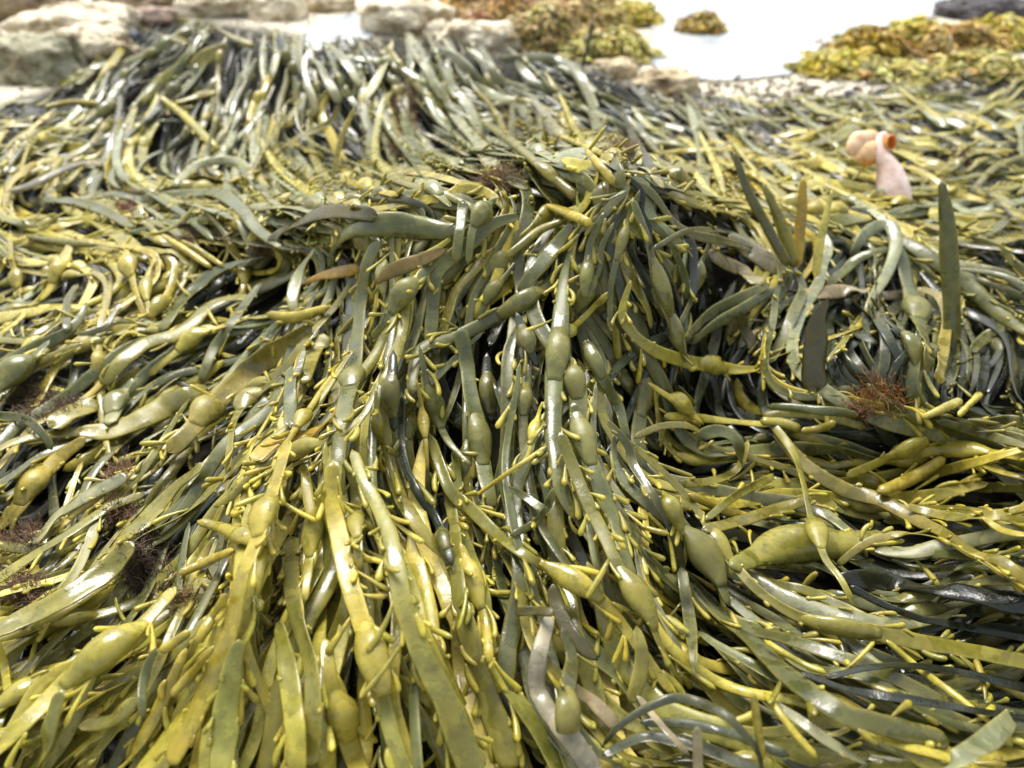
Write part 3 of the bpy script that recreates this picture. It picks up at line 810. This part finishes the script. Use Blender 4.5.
# ------------------------------------------------------------------ which fronds show largest
ZW, ZH, ZS = 342, 256, 3.0
zb = np.full((ZH, ZW), 9.0); zi = np.full((ZH, ZW), -1)
for k, f in enumerate(ALL):
    hw = np.maximum(f.w, .004)
    reps = int(np.clip(math.ceil(np.max(np.linalg.norm(np.diff(f.q, axis=0), axis=1)) / 2.5), 1, 6))
    s0 = np.linspace(0, f.n - 1, f.n * reps)
    Pd = np.stack([np.interp(s0, np.arange(f.n), f.P[:, c]) for c in range(3)], -1)
    Bd = np.stack([np.interp(s0, np.arange(f.n), f.B[:, c]) for c in range(3)], -1)
    wd = np.interp(s0, np.arange(f.n), hw)
    for lat in np.linspace(-.48, .48, 9):
        x, y, dd = project(Pd + Bd * (lat * wd)[:, None])
        i = np.floor(x / ZS).astype(int); j = np.floor(y / ZS).astype(int)
        ok = (i >= 0) & (i < ZW) & (j >= 0) & (j < ZH)
        for a, b_, c_ in zip(i[ok], j[ok], dd[ok]):
            if c_ < zb[b_, a]: zb[b_, a] = c_; zi[b_, a] = k
cnt = np.bincount(zi[zi >= 0], minlength=len(ALL))
cxs = np.zeros(len(ALL)); cys = np.zeros(len(ALL))
jj, ii = np.nonzero(zi >= 0)
np.add.at(cxs, zi[jj, ii], ii * ZS + 1.5); np.add.at(cys, zi[jj, ii], jj * ZS + 1.5)
for k, f in enumerate(ALL):
    f.vis = int(cnt[k])
    f.cx = cxs[k] / cnt[k] if cnt[k] else -1; f.cy = cys[k] / cnt[k] if cnt[k] else -1
score = cnt + np.array([1e6 if (f.hero and f.vis >= 4) else 0 for f in ALL])
order = np.argsort(-score)
CHOSEN = [ALL[k] for k in order[:300] if cnt[k] >= 6]
chosen = set(id(f) for f in CHOSEN)

# ------------------------------------------------------------------ labels
MARKS = [(129, 265, 'the pale pear-shaped bladder'), (140, 418, 'the curled broad blade'), (355, 378, 'the fat round grey bladder'), (395, 225, 'the twisted arched blade'),
    (330, 272, 'the torn orange scrap'), (712, 367, 'the long yellow bladder'), (915, 300, 'the mottled green bladder'), (948, 265, 'the upright dark strap'),
    (800, 222, 'the upright amber stalk'), (818, 350, 'the dark brown cut stub'), (878, 402, 'the orange tuft'), (816, 540, 'the teardrop bladder'), (795, 550, 'the huge oval bladder'),
    (702, 554, 'the grey egg-shaped bladder'), (640, 598, 'the smooth yellow bladder'), (374, 656, 'the long swollen yellow bladder'), (266, 512, 'the big egg-shaped bladder'),
    (107, 650, 'the long fat bladder'), (225, 530, 'the thick yellow club'), (555, 700, 'the snapped grey stalk'), (757, 722, 'the upright yellow stub'), (975, 750, 'the pale curled strap'),
    (305, 436, 'the ragged amber blade'), (405, 110, 'the brown mat'), (885, 172, 'the pink lump'), (209, 409, 'the pale spherical bladder'), (935, 590, 'the glossy black strap'),
    (65, 335, 'the antler-like grey branch'), (344, 145, 'the straw-yellow stick'), (557, 352, 'the main pale strap'), (480, 438, 'the drooping oval bladder'), (145, 555, 'the dark purple tuft'),
    (635, 192, 'the crest of fronds'), (530, 155, 'the long olive club'), (590, 45, 'the thin dark upright stalk'), (60, 75, 'the barnacled boulder'), (230, 60, 'the olive leaf blade'),
    (230, 200, 'the flat arching strap'), (205, 165, 'the grey hoop of strap'), (660, 130, 'the combed dark fronds'), (950, 110, 'the far yellow weed'), (670, 745, 'the bowed dark straps'), (440, 600, 'the broad central straps'), (960, 460, 'the flat pale straps')]
CW = {'g': 'grey-green', 'o': 'olive', 'y': 'yellow', 'a': 'amber', 'b': 'dark brown', 'd': 'dark', 'w': 'glossy black', 'p': 'straw-pale', 't': 'tan', 'r': 'orange', 'gp': 'pale grey',
      'yp': 'pale yellow', 'oy': 'olive-yellow', 'yo': 'olive-yellow', 'gb': 'grey-brown', 'od': 'dark olive', 'dg': 'dark grey', 'pg': 'weathered grey', 'rb': 'rusty'}
NUM = ['', 'one-bladder ', 'two-bladder ', 'three-bladder ']
CHOSEN.sort(key=lambda f: (not (f.hero and f.own), -f.vis))
ws = np.array([f.wmean for f in CHOSEN]); q1, q2 = np.quantile(ws, [.33, .7])
ls = np.array([f.L for f in CHOSEN]); l1, l2 = np.quantile(ls, [.3, .7])
def bend_of(f):
    a = np.linalg.norm(f.q[-1] - f.q[0]); L = np.linalg.norm(np.diff(f.q, axis=0), axis=1).sum()
    return 'curved' if a / L < .94 else 'straight'
def way_of(f):
    v = np.abs(f.q[-1] - f.q[0]); r = v[1] / (v[0] + 1e-6)
    return 'hanging' if r > 1.7 else ('level' if r < .4 else 'slanting')
used = {}
def relation(f, tries):
    dd = sorted((math.hypot(f.cx - m[0], (f.cy - m[1])), m) for m in MARKS)
    m = dd[min(tries, 2)][1]
    dx, dy = f.cx - m[0], f.cy - m[1]
    r = 'just above' if dy < -abs(dx) * .8 else ('just below' if dy > abs(dx) * .8 else 'beside')
    return r + ' ' + m[2]
for f in CHOSEN:
    if f.label: used[f.label] = f; continue
    wd = 'narrow' if f.wmean < q1 else ('broad' if f.wmean > q2 else '')
    ld = 'short' if f.L < l1 else ('long' if f.L > l2 else '')
    kind = 'frond' if f.nsh >= 4 else 'strap'
    c = CW[f.cls]; nb = NUM[min(f.nbl, 3)]
    opts = []
    for tr in range(3):
        R = relation(f, tr)
        opts += [f'{c} {nb}{kind} {way_of(f)} {R}', f'{bend_of(f)} {c} {nb}{kind} {way_of(f)} {R}', f'{wd} {bend_of(f)} {c} {nb}{kind} {way_of(f)} {R}',
                 f'{ld} {wd} {bend_of(f)} {c} {nb}{kind} {way_of(f)} {R}', f'{ld} {wd} {bend_of(f)} {c} {nb}{kind} {way_of(f)} {R} {"with many yellow tips" if f.nsh > 9 else "with few tips"}']
    opts = [' '.join(o.split()) for o in opts]
    for o in opts:
        if o not in used and len(o.replace('-', ' ').split()) <= 17: break
    f.label = o; used[o] = f

# ------------------------------------------------------------------ build the fronds
STUFF = Geo()
for f in ALL:
    if id(f) not in chosen:
        STUFF.add(*[f.strap[0], f.strap[1]])
        for g_, c_ in f.bl: STUFF.add(g_, c_)
        for g_, c_ in f.sh: STUFF.add(g_, c_)
tag(STUFF.build('seaweed', M_WEED), 'mass of tangled knotted wrack filling the heap under the larger fronds', 'seaweed', kind='stuff')
for f in CHOSEN:
    org = f.P[0]
    mat = M_WET if f.glossy else M_WEED
    root = empty('seaweed_frond', org)
    tag(root, f.label, 'seaweed', GROUP)
    g = Geo(); g.add(*f.strap)
    small = f.dm > 1.08
    if small:
        for a_, c_ in f.sh: g.add(a_, c_)
    g.build('strap', mat, root, org)
    for a_, c_ in f.bl:
        b = Geo(); b.add(a_, c_); b.build('air_bladder', mat, root, org)
    if not small:
        for a_, c_ in f.sh[:100]:
            b = Geo(); b.add(a_, c_); b.build('side_shoot', mat, root, org)

# ------------------------------------------------------------------ fuzzy tufts of red algae
def tuft(px, py, rx, ry, n, colr, label, long_=1.0, up=.5, name='algae_tuft'):
    g = Geo()
    c = np.array(colr) * np.array((1.0, .95, .6))
    d0 = march(np.array([px]), np.array([py]))[0]
    hubs = [(rng.uniform(0, 2 * math.pi), math.sqrt(rng.random()) * .8) for _ in range(14)]
    for _ in range(int(n * 3.2)):
        a, r = hubs[rng.integers(14)]; 
        x, y = px + rx * r * math.cos(a) + rng.normal(0, rx * .30), py + ry * r * math.sin(a) + rng.normal(0, ry * .30)
        d = min(march(np.array([x]), np.array([y]))[0], d0 + .05)
        p = at_depth(np.array([x]), np.array([y]), np.array([d + .005]))[0]
        L = rng.uniform(.002, .0065) * long_
        nn = base_normal(p[:1], p[1:2])[0] * .25 + unit(CAM - p) * .1
        dr = unit(nn * up + rng.normal(0, .6, 3) + (UP * .35 if up > .6 else 0))
        s = np.linspace(0, 1, 6)[:, None]
        C = p + dr * L * s + rng.normal(0, .7, 3) * L * s ** 2 + rng.normal(0, .2, (6, 3)) * L * s
        T = unit(np.gradient(C, axis=0)); B = unit(np.cross(T, np.array([.3, .5, .8]))); N_ = np.cross(T, B)
        w = np.linspace(.00032, .00014, 6) * (1 if d0 < .9 else 1.7)
        g.add(loft(C, B, N_, w, w, 4), c * rng.uniform(.5, 1.3) * (1 + rng.normal(0, .08, 3)))
    p = at_depth(np.array([px]), np.array([py]), np.array([d0]))[0]
    return tag(g.build(name, M_FUZZ, None, p), label, 'algae tuft', 'fuzzy algae tufts growing on the wrack')
tuft(877, 398, 22, 16, 380, (.30, .15, .05), 'rusty orange fuzzy tuft perched on the level straps by the black gap', 1.5, .9)
tuft(860, 412, 16, 7, 160, (.12, .06, .04), 'dark brown fuzz lying at the foot of the orange tuft', 1.0, .4)
tuft(145, 562, 22, 26, 420, (.085, .055, .045), 'dark purple fuzzy tuft in a gap below the olive spatula-shaped blade', 1.2)
tuft(118, 512, 17, 12, 240, (.20, .11, .08), 'pale brown fuzz between the pale blue-grey strap and the olive blade')
tuft(118, 470, 14, 10, 180, (.19, .11, .07), 'small tan fuzzy tuft above the broad pale blue-grey strap')
tuft(38, 405, 30, 16, 380, (.13, .085, .05), 'brown fuzzy tuft behind the curled end of the broad olive blade', 1.2)
tuft(30, 376, 14, 14, 160, (.05, .04, .045), 'blackish fuzz under the pear-green bladder at the edge')
tuft(18, 535, 22, 14, 300, (.17, .10, .075), 'purple-brown fuzzy tuft under the fat yellow bladder')
tuft(26, 588, 24, 12, 260, (.19, .11, .085), 'purplish fuzzy tuft lying along the broad folded olive blade')
tuft(184, 604, 10, 12, 140, (.24, .18, .08), 'straw-coloured fuzz at the upper end of the big long-bladder strap')
tuft(70, 445 - 44, 10, 8, 90, (.10, .06, .04), 'thin brown fuzz beside the square scrap of blade')
tuft(405, 108, 11, 32, 520, (.20, .125, .08), 'upright reddish-brown mat hanging down the face of the back mound', 1.6, .5)
tuft(392, 140, 9, 14, 160, (.14, .08, .06), 'brown matted fuzz at the foot of the hanging brown mat', 1.4)
tuft(500, 178, 20, 8, 240, (.20, .125, .07), 'brown matted patch between flat yellow fronds behind the crest', 1.4)
tuft(622, 150, 14, 8, 150, (.22, .14, .08), 'brown fuzzy patch under the pale forked strap', 1.4)
tuft(507, 116, 6, 10, 100, (.18, .11, .07), 'small brown fuzz at the upper end of the long olive club', 1.2)
tuft(170, 95, 8, 14, 120, (.13, .09, .08), 'greyish-brown fuzz in the shade of the back mound', 1.2)
tuft(128, 206, 8, 5, 110, (.16, .015, .01), 'small dark red scrap of algae among yellow tips', 1.0)
tuft(185, 238, 9, 5, 100, (.13, .07, .05), 'tiny brown fuzz below the flat arching strap', 1.0)
tuft(258, 252, 12, 6, 130, (.14, .085, .06), 'brown fuzz beside the pale curved strap', 1.0)
tuft(963, 160, 10, 8, 110, (.15, .08, .08), 'brown-purple fuzz beyond the pink lump', 1.3)

# ------------------------------------------------------------------ ground, water
def coords(lo, hi, fine):
    far = [300, 120, 50, 20, 9, 5, 3.4]
    return np.array(sorted([-v for v in far if -v < lo] + list(np.arange(lo, hi + 1e-6, fine)) + [v for v in far if v > hi]))
Xc, Yc = coords(-1.8, 1.8, .018), coords(-.1, 2.6, .018)
GXX, GYY = np.meshgrid(Xc, Yc)
inside = (GXX > GX0 + .02) & (GXX < GX1 - .02) & (GYY > GY0 + .02) & (GYY < GY1 - .02)
Z = np.where(inside, bil(H0, GX0, GY0, STEP, GXX, GYY) - .010, -.002)
Z = np.maximum(Z, -.002)
gpx, gpy, gd = project(np.stack([GXX, GYY, Z], -1))
gmask = (gd > .05) & inside
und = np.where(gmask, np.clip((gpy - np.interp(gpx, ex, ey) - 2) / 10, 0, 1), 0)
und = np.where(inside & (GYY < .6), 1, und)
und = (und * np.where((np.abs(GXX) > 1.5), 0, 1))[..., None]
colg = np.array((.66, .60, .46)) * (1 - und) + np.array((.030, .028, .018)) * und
g = Geo()
a, b = len(Yc), len(Xc)
idx = np.arange(a * b).reshape(a, b)
Q = np.stack([idx[:-1, :-1], idx[:-1, 1:], idx[1:, 1:], idx[1:, :-1]], -1).reshape(-1, 4)
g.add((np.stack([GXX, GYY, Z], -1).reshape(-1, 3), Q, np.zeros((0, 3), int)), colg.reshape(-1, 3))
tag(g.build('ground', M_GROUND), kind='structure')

def sheet(name, outline, z, mat, more=()):
    P = [on_plane(np.array([x]), np.array([y]), z)[0] for x, y in outline] + [np.array((x, y, z)) for x, y in more]
    P = np.array(P + [P[0]]); P = (catmull(P, 90)[:-1] if not more else P[:-1]); P[:, 2] = z
    from mathutils.geometry import tessellate_polygon
    V = P; T = np.array(tessellate_polygon([[Vector(v) for v in P]]), int)
    nz = np.cross(V[T[:, 1]] - V[T[:, 0]], V[T[:, 2]] - V[T[:, 0]])[:, 2]; T[nz < 0] = T[nz < 0][:, ::-1]
    g = Geo(); g.add((V, np.zeros((0, 4), int), T), (1, 1, 1))
    return tag(g.build(name, mat), kind='structure')
sheet('water', [(628, -30), (640, 5), (652, 30), (650, 62), (672, 78), (730, 80), (790, 74), (812, 58), (850, 38), (905, 24), (945, 12), (960, -12), (960, -60)], .003, M_WATER, [(14, 60), (40, 240), (-20, 240), (3, 60)])
sheet('water', [(298, 46), (306, 30), (330, 18), (360, 14), (376, 22), (372, 36), (352, 48), (325, 52)], .003, M_WATER)

# ------------------------------------------------------------------ rocks
def rock(px, py, wpx, hpx, colr, label, seed, flat=.7):
    p = on_plane(np.array([px]), np.array([py]), 0.0)[0]
    d = (p - CAM) @ FW
    sx, sz = wpx * d / F / 2, hpx * d / F
    sy = sx * flat
    nu, nv = 84, 44
    u = np.linspace(0, 2 * math.pi, nu, endpoint=False); v = np.linspace(.001, math.pi - .001, nv)
    V = np.zeros((nv, nu, 3))
    for j in range(nv):
        for i in range(nu):
            n = Vector((math.sin(v[j]) * math.cos(u[i]), math.sin(v[j]) * math.sin(u[i]), math.cos(v[j])))
            q = n * 1.0 + Vector((seed * 7.3, seed * 3.1, 0))
            k = 1 + .26 * mnoise.noise(q * 1.3) + .13 * mnoise.noise(q * 3.1) + .06 * mnoise.noise(q * 7.0) + .035 * mnoise.noise(q * 15) + .028 * mnoise.noise(q * 33)
            mx = max(abs(n.x), abs(n.y), abs(n.z)); k *= 1 + .22 * (1 / mx - 1)
            V[j, i] = (n.x * k * sx, n.y * k * sy, n.z * k * sz * .75 + sz * .22)
    idx = np.arange(nv * nu).reshape(nv, nu); ir = np.roll(idx, -1, axis=1)
    Q = np.stack([idx[:-1], idx[1:], ir[1:], ir[:-1]], -1).reshape(-1, 4)
    org = p + np.array((0, sy * .8, 0))
    g = Geo(); g.add((V.reshape(-1, 3) + org, Q, np.zeros((0, 3), int)), colr)
    return tag(g.build('rock', M_ROCK, None, org), label, 'rock')
PALE = (.72, .65, .50); CREAM = (.80, .72, .55); BRN = (.27, .20, .11); GRN = (.40, .39, .27); DRK = (.07, .06, .07)
rock(18, 82, 110, 40, GRN, 'greenish barnacled boulder cut off by the edge beside the heap', 1)
rock(92, 66, 84, 34, CREAM, 'cream lumpy boulder against the sloping end of the heap', 2)
rock(66, 42, 120, 28, PALE, 'wide pale barnacled slab behind the cream boulder', 3)
rock(10, 22, 110, 34, BRN, 'brown weedy rock at the top corner', 4)
rock(134, 18, 90, 26, BRN, 'dark brown rock beyond the pale slab', 5)
rock(128, 44, 26, 11, (.08, .09, .12), 'small dark blue stone beside the cream boulder', 6)
rock(150, 26, 46, 16, (.45, .33, .28), 'pinkish stone behind the small blue stone', 7)
rock(80, 18, 14, 9, (.06, .06, .06), 'little black stone sitting on the pale slab', 8)
rock(216, 16, 104, 24, PALE, 'mottled pale rock behind the peak of the back mound', 9)
rock(276, 20, 56, 26, CREAM, 'white weathered rock next to the bright puddle', 10)
rock(326, 12, 50, 14, (.5, .42, .28), 'small tan rock beyond the bright puddle', 11)
rock(404, 34, 96, 34, CREAM, 'cream boulder with a dark underside behind the brown mat', 12)
rock(480, 56, 74, 30, CREAM, 'smooth pale boulder under golden weed', 13)
rock(440, 44, 34, 20, PALE, 'small pale rock wedged between two cream boulders', 14)
rock(668, 96, 66, 22, (.58, .47, .30), 'sandy coloured low rock at the edge of the water', 15)
rock(616, 78, 46, 16, (.55, .46, .3), 'small sandy rock where golden weed meets the heap', 16)
rock(996, 20, 90, 20, DRK, 'dark purplish rock at the far end of the water', 17)
rock(960, 12, 40, 9, DRK, 'low dark wet stone beside the far purplish rock', 18)
rock(808, 93, 16, 6, (.14, .11, .10), 'small brown pebble on the white shell sand', 19)
rock(876, 80, 16, 8, (.20, .21, .26), 'bluish-grey pebble below the far yellow weed', 20)
rock(850, 96, 10, 5, (.12, .13, .22), 'tiny dark blue pebble on the shell sand', 21)

# pebbles and shell bits nobody could count
g = Geo()
for _ in range(2600):
    if rng.random() < .6: x, y = rng.uniform(640, 960), rng.uniform(76, 160)
    else: x, y = rng.uniform(-30, 640), rng.uniform(6, 90)
    p = on_plane(np.array([x]), np.array([y]), 0.0)[0]
    zt = H0[cell(np.array([p[0]]), np.array([p[1]]))][0]
    r = rng.uniform(.002, .006) * (1.6 if rng.random() < .1 else 1)
    n = 5; v = np.linspace(0.05, math.pi - .05, n)
    ax = rng.normal(0, .3, 3)
    C = np.stack([np.zeros(n), np.zeros(n), np.cos(v) * r * .6], -1) + p + np.array((0, 0, max(zt, 0) + r * .2))
    B = np.tile(unit(np.array((math.cos(ax[0] * 9), math.sin(ax[0] * 9), 0))), (n, 1)); N_ = np.cross(np.array((0, 0, 1.0)), B)
    g.add(loft(C, B, N_, np.sin(v) * r * rng.uniform(.8, 1.5), np.sin(v) * r, 6), np.array([(.62, .58, .48), (.7, .68, .62), (.35, .30, .22), (.16, .15, .15), (.5, .36, .25)][rng.choice(5, p=[.35, .3, .18, .1, .07])]) * rng.uniform(.7, 1.1))
tag(g.build('pebbles', M_ROCK), 'pale pebbles and shell bits scattered over the sand', 'pebbles', kind='stuff')

# ------------------------------------------------------------------ rockweed clumps on the far shore
def clump(px, py, wpx, hpx, colr, label, n=70, z0=0.0):
    p = on_plane(np.array([px]), np.array([py]), z0)[0]
    d = (p - CAM) @ FW
    rx, h = wpx * d / F / 2, hpx * d / F * .95
    g = Geo(); c = np.array(colr)
    cen = p + np.array((0, rx * .5, 0))
    for _ in range(int(n * 4.5)):
        a = rng.uniform(0, 2 * math.pi); r0 = math.sqrt(rng.random())
        base = np.array((math.cos(a) * r0 * rx, math.sin(a) * r0 * rx * .6, 0)); hz = h * max(0, 1 - r0 ** 2.5) * rng.uniform(.55, 1.05)
        da = rng.uniform(0, 2 * math.pi); dr = np.array((math.cos(da), math.sin(da), 0))
        L = rng.uniform(.014, .042)
        cc = c * rng.uniform(.65, 1.25) * (1 + rng.normal(0, .06, 3))
        q = rng.random()
        if q < .07: cc = c * np.array((.75, .5, .5))
        elif q < .17: cc = c * .35
        w0 = rng.uniform(.0024, .0048)
        sl = rng.normal(-.05, .35)
        nf = rng.integers(2, 5)
        for fork in np.linspace(-1, 1, nf) + rng.normal(0, .15, nf):
            n_ = 7; s = np.linspace(0, 1, n_)
            fk = np.cross(np.array((0, 0, 1.0)), dr) * fork * L * .6
            zz = hz + sl * L * s - .25 * L * s ** 2 + .25 * L * np.sin(s * 3.1) * rng.uniform(-.5, 1)
            C = cen + base + dr * (s * L)[:, None] + fk * (np.clip(s - .25, 0, 1) ** 1.2)[:, None] + np.array((0, 0, 1.0)) * zz[:, None]
            C[:, 2] = np.maximum(C[:, 2], z0 + .002 + rng.uniform(0, .006))
            T = unit(np.gradient(C, axis=0)); B = unit(np.cross(rng.normal(0, .6, 3) + np.array((0, -.5, .8)), T)); N_ = np.cross(T, B)
            w = w0 * np.interp(s, [0, .5, .85, 1], [.5, .9, 1.15, .35])
            g.add(loft(C, B, N_, w, w * .14 + w0 * .35 * (s > .78), 6), np.clip(cc * np.interp(fork, [-1, 1], [.85, 1.15]), .005, 1))
    return tag(g.build('rockweed_clump', M_FAR, None, cen), label, 'seaweed', 'rockweed clumps on the far shore')
GOLD = (.50, .40, .14); YEL = (.54, .46, .06); ORG = (.42, .27, .07); YGR = (.48, .43, .11); BRW = (.17, .10, .03)
clump(452, 16, 76, 20, ORG, 'orange rockweed clump draped over the cream boulder', 70)
clump(508, 24, 84, 24, ORG, 'orange-brown rockweed clump above the smooth pale boulder', 80)
clump(548, 52, 76, 44, GOLD, 'pale golden rockweed clump hanging beside the smooth pale boulder', 110)
clump(590, 36, 76, 34, GOLD, 'golden rockweed clump behind the thin dark upright stalk', 90)
clump(612, 62, 84, 26, YGR, 'yellow-green rockweed clump just behind the combed dark fronds', 90)
clump(630, 26, 60, 20, YEL, 'yellow rockweed clump next to the water edge', 70)
clump(500, 4, 90, 14, BRW, 'brown rockweed clump at the top beyond the orange clumps', 70)
clump(580, 8, 90, 14, ORG, 'far orange rockweed clump above the golden clumps', 70)
clump(476, 44, 30, 30, (.30, .13, .03), 'thin orange rockweed strands trailing down between two pale boulders', 30)
clump(703, 34, 32, 20, (.46, .34, .06), 'small amber rockweed clump alone in the white water', 50)
clump(840, 76, 74, 20, YEL, 'bright yellow rockweed clump at the tip of the far bank', 80)
clump(876, 62, 90, 26, (.42, .30, .03), 'yellow rockweed clump with rusty blades facing the water', 90)
clump(922, 52, 96, 26, YEL, 'broad yellow rockweed clump in the middle of the far bank', 90)
clump(965, 58, 90, 28, (.46, .31, .07), 'golden-brown rockweed clump between two yellow clumps', 110)
clump(1006, 50, 96, 26, YEL, 'bright yellow rockweed clump touching the side edge', 90)
clump(900, 82, 96, 14, YGR, 'low yellow-green rockweed clump by the bluish-grey pebble', 60)
clump(990, 80, 110, 20, YGR, 'yellow-green rockweed clump behind the dark tangled straps', 70)
clump(18, 8, 90, 12, BRW, 'brown rockweed clump on the corner rock', 60, .03)
clump(140, 6, 70, 10, BRW, 'dark rockweed clump on the brown rock beyond the pale slab', 50, .03)

# ------------------------------------------------------------------ the pink creature
def pk(pts, wid, colr, m=18, dd=0.0, deep=.85, n=24):
    q = catmull(np.array(pts, float), n)
    C = at_depth(q[:, 0], q[:, 1], np.full(n, D_PINK - dd))
    w = np.interp(np.linspace(0, 1, n), np.linspace(0, 1, len(wid)), wid) * D_PINK / F * .5
    s = np.linspace(0, 1, n); e = np.minimum(s, 1 - s) / .08
    w = w * np.sqrt(np.clip(1 - (1 - np.clip(e, 0, 1)) ** 2, .02, 1))
    T = unit(np.gradient(C, axis=0)); toC = unit(CAM - C); B = unit(np.cross(toC, T)); N_ = np.cross(T, B)
    return loft(C, B, N_, w * (1 + wob(n, .10, 2.5)), w * deep, m)
D_PINK = march(np.array([892.]), np.array([200.]))[0] + .012
pb = at_depth(np.array([892.]), np.array([210.]), np.array([D_PINK]))[0]
root = tag(empty('sea_squirt', pb), 'pale pink fleshy lump with an orange opening standing among yellow weed', 'sea creature')
PINK = np.array((.80, .64, .58)); PEACH = np.array((.78, .56, .36)); OR = np.array((.62, .24, .02))
g = Geo(); V = pk([(896, 216), (894, 200), (892, 184), (888, 169), (882, 156), (879, 145), (882, 136), (889, 134)], [27, 31, 34, 32, 27, 21, 13, 7], PINK); g.add(V, PINK); g.build('body', M_FLESH, root, pb)
g = Geo(); V = pk([(879, 140), (870, 138), (860, 142), (853, 150), (852, 157)], [8, 16, 21, 16, 6], PEACH, dd=-.006); g.add(V, PEACH); g.build('lobe', M_FLESH, root, pb)
g = Geo(); V = pk([(882, 148), (874, 149), (866, 153), (860, 158), (859, 163)], [9, 16, 18, 12, 4], PEACH, dd=-.002); g.add(V, PEACH * np.array((1, .9, .75))); g.build('lobe', M_FLESH, root, pb)
g = Geo(); V = pk([(881, 157), (873, 160), (866, 163), (863, 167)], [6, 9, 8, 4], OR, dd=-.003); g.add(V, OR); g.build('fringe', M_FLESH, root, pb)
# the open siphon: a short ring tube with an orange inside
cc = at_depth(np.array([888.5]), np.array([143.]), np.array([D_PINK - .006]))[0]
ax = unit(unit(CAM - cc) * .8 + RT * .55 + UP * .1); e1 = unit(np.cross(ax, np.array((0, 0, 1.0)))); e2 = np.cross(ax, e1)
g = Geo()
prof = [(0.3, -.012), (.8, -.010), (1.0, -.002), (1.03, .004), (.94, .007), (.80, .004), (.66, -.004), (.2, -.009)]
m = 20; ph = np.linspace(0, 2 * math.pi, m, endpoint=False); VV = []; CCc = []
for r, h in prof:
    wobb = 1 + .08 * np.sin(ph * 2 + 1) + .05 * np.sin(ph * 5)
    VV.append(cc + (np.cos(ph) * r * .0082 * wobb)[:, None] * e1 + (np.sin(ph) * r * .0112 * wobb)[:, None] * e2 + ax * h)
    CCc.append(np.tile(OR if h < .006 or r < .9 else PEACH, (m, 1)))
idx = np.arange(len(prof) * m).reshape(len(prof), m); ir = np.roll(idx, -1, axis=1)
g.add((np.vstack(VV), np.stack([idx[:-1], ir[:-1], ir[1:], idx[1:]], -1).reshape(-1, 4), np.zeros((0, 3), int)), np.vstack(CCc)); g.build('siphon', M_FLESH, root, pb)

# ------------------------------------------------------------------ light
SUN_EL, SUN_AZ = math.radians(58), math.radians(-20)      # azimuth from +Y towards +X
w = bpy.data.worlds.new('World'); scene.world = w; w.use_nodes = True
NT = w.node_tree; bg = NT.nodes['Background']
sky = NT.nodes.new('ShaderNodeTexSky'); sky.sky_type = 'NISHITA'; sky.sun_disc = False
sky.sun_elevation = SUN_EL; sky.sun_rotation = SUN_AZ; sky.air_density = 1.6; sky.dust_density = 4.0; sky.ozone_density = 1.0
hs = NT.nodes.new('ShaderNodeHueSaturation'); hs.inputs['Saturation'].default_value = .42
NT.links.new(sky.outputs['Color'], hs.inputs['Color']); NT.links.new(hs.outputs['Color'], bg.inputs['Color'])
bg.inputs['Strength'].default_value = .125
sd = bpy.data.lights.new('sun', 'SUN'); so = bpy.data.objects.new('sun', sd); COL.objects.link(so)
sd.energy = 1.95; sd.angle = math.radians(32); sd.color = (1.0, .97, .92)
v = Vector((math.sin(SUN_AZ) * math.cos(SUN_EL), math.cos(SUN_AZ) * math.cos(SUN_EL), math.sin(SUN_EL)))
so.rotation_euler = v.to_track_quat('Z', 'Y').to_euler()
scene.view_settings.view_transform = 'Standard'; scene.view_settings.look = 'None'
scene.view_settings.exposure = 1.05; scene.view_settings.gamma = 1.0
scene.render.engine = 'CYCLES'
scene.cycles.use_denoising = True
scene.cycles.max_bounces = 8; scene.cycles.diffuse_bounces = 4
print('FRONDS', len(ALL), 'chosen', len(CHOSEN), 'heroes', len(HER), 'hidden heroes', sum(1 for f in HER if f.vis < 4), 'labels', len(set(f.label for f in CHOSEN)))
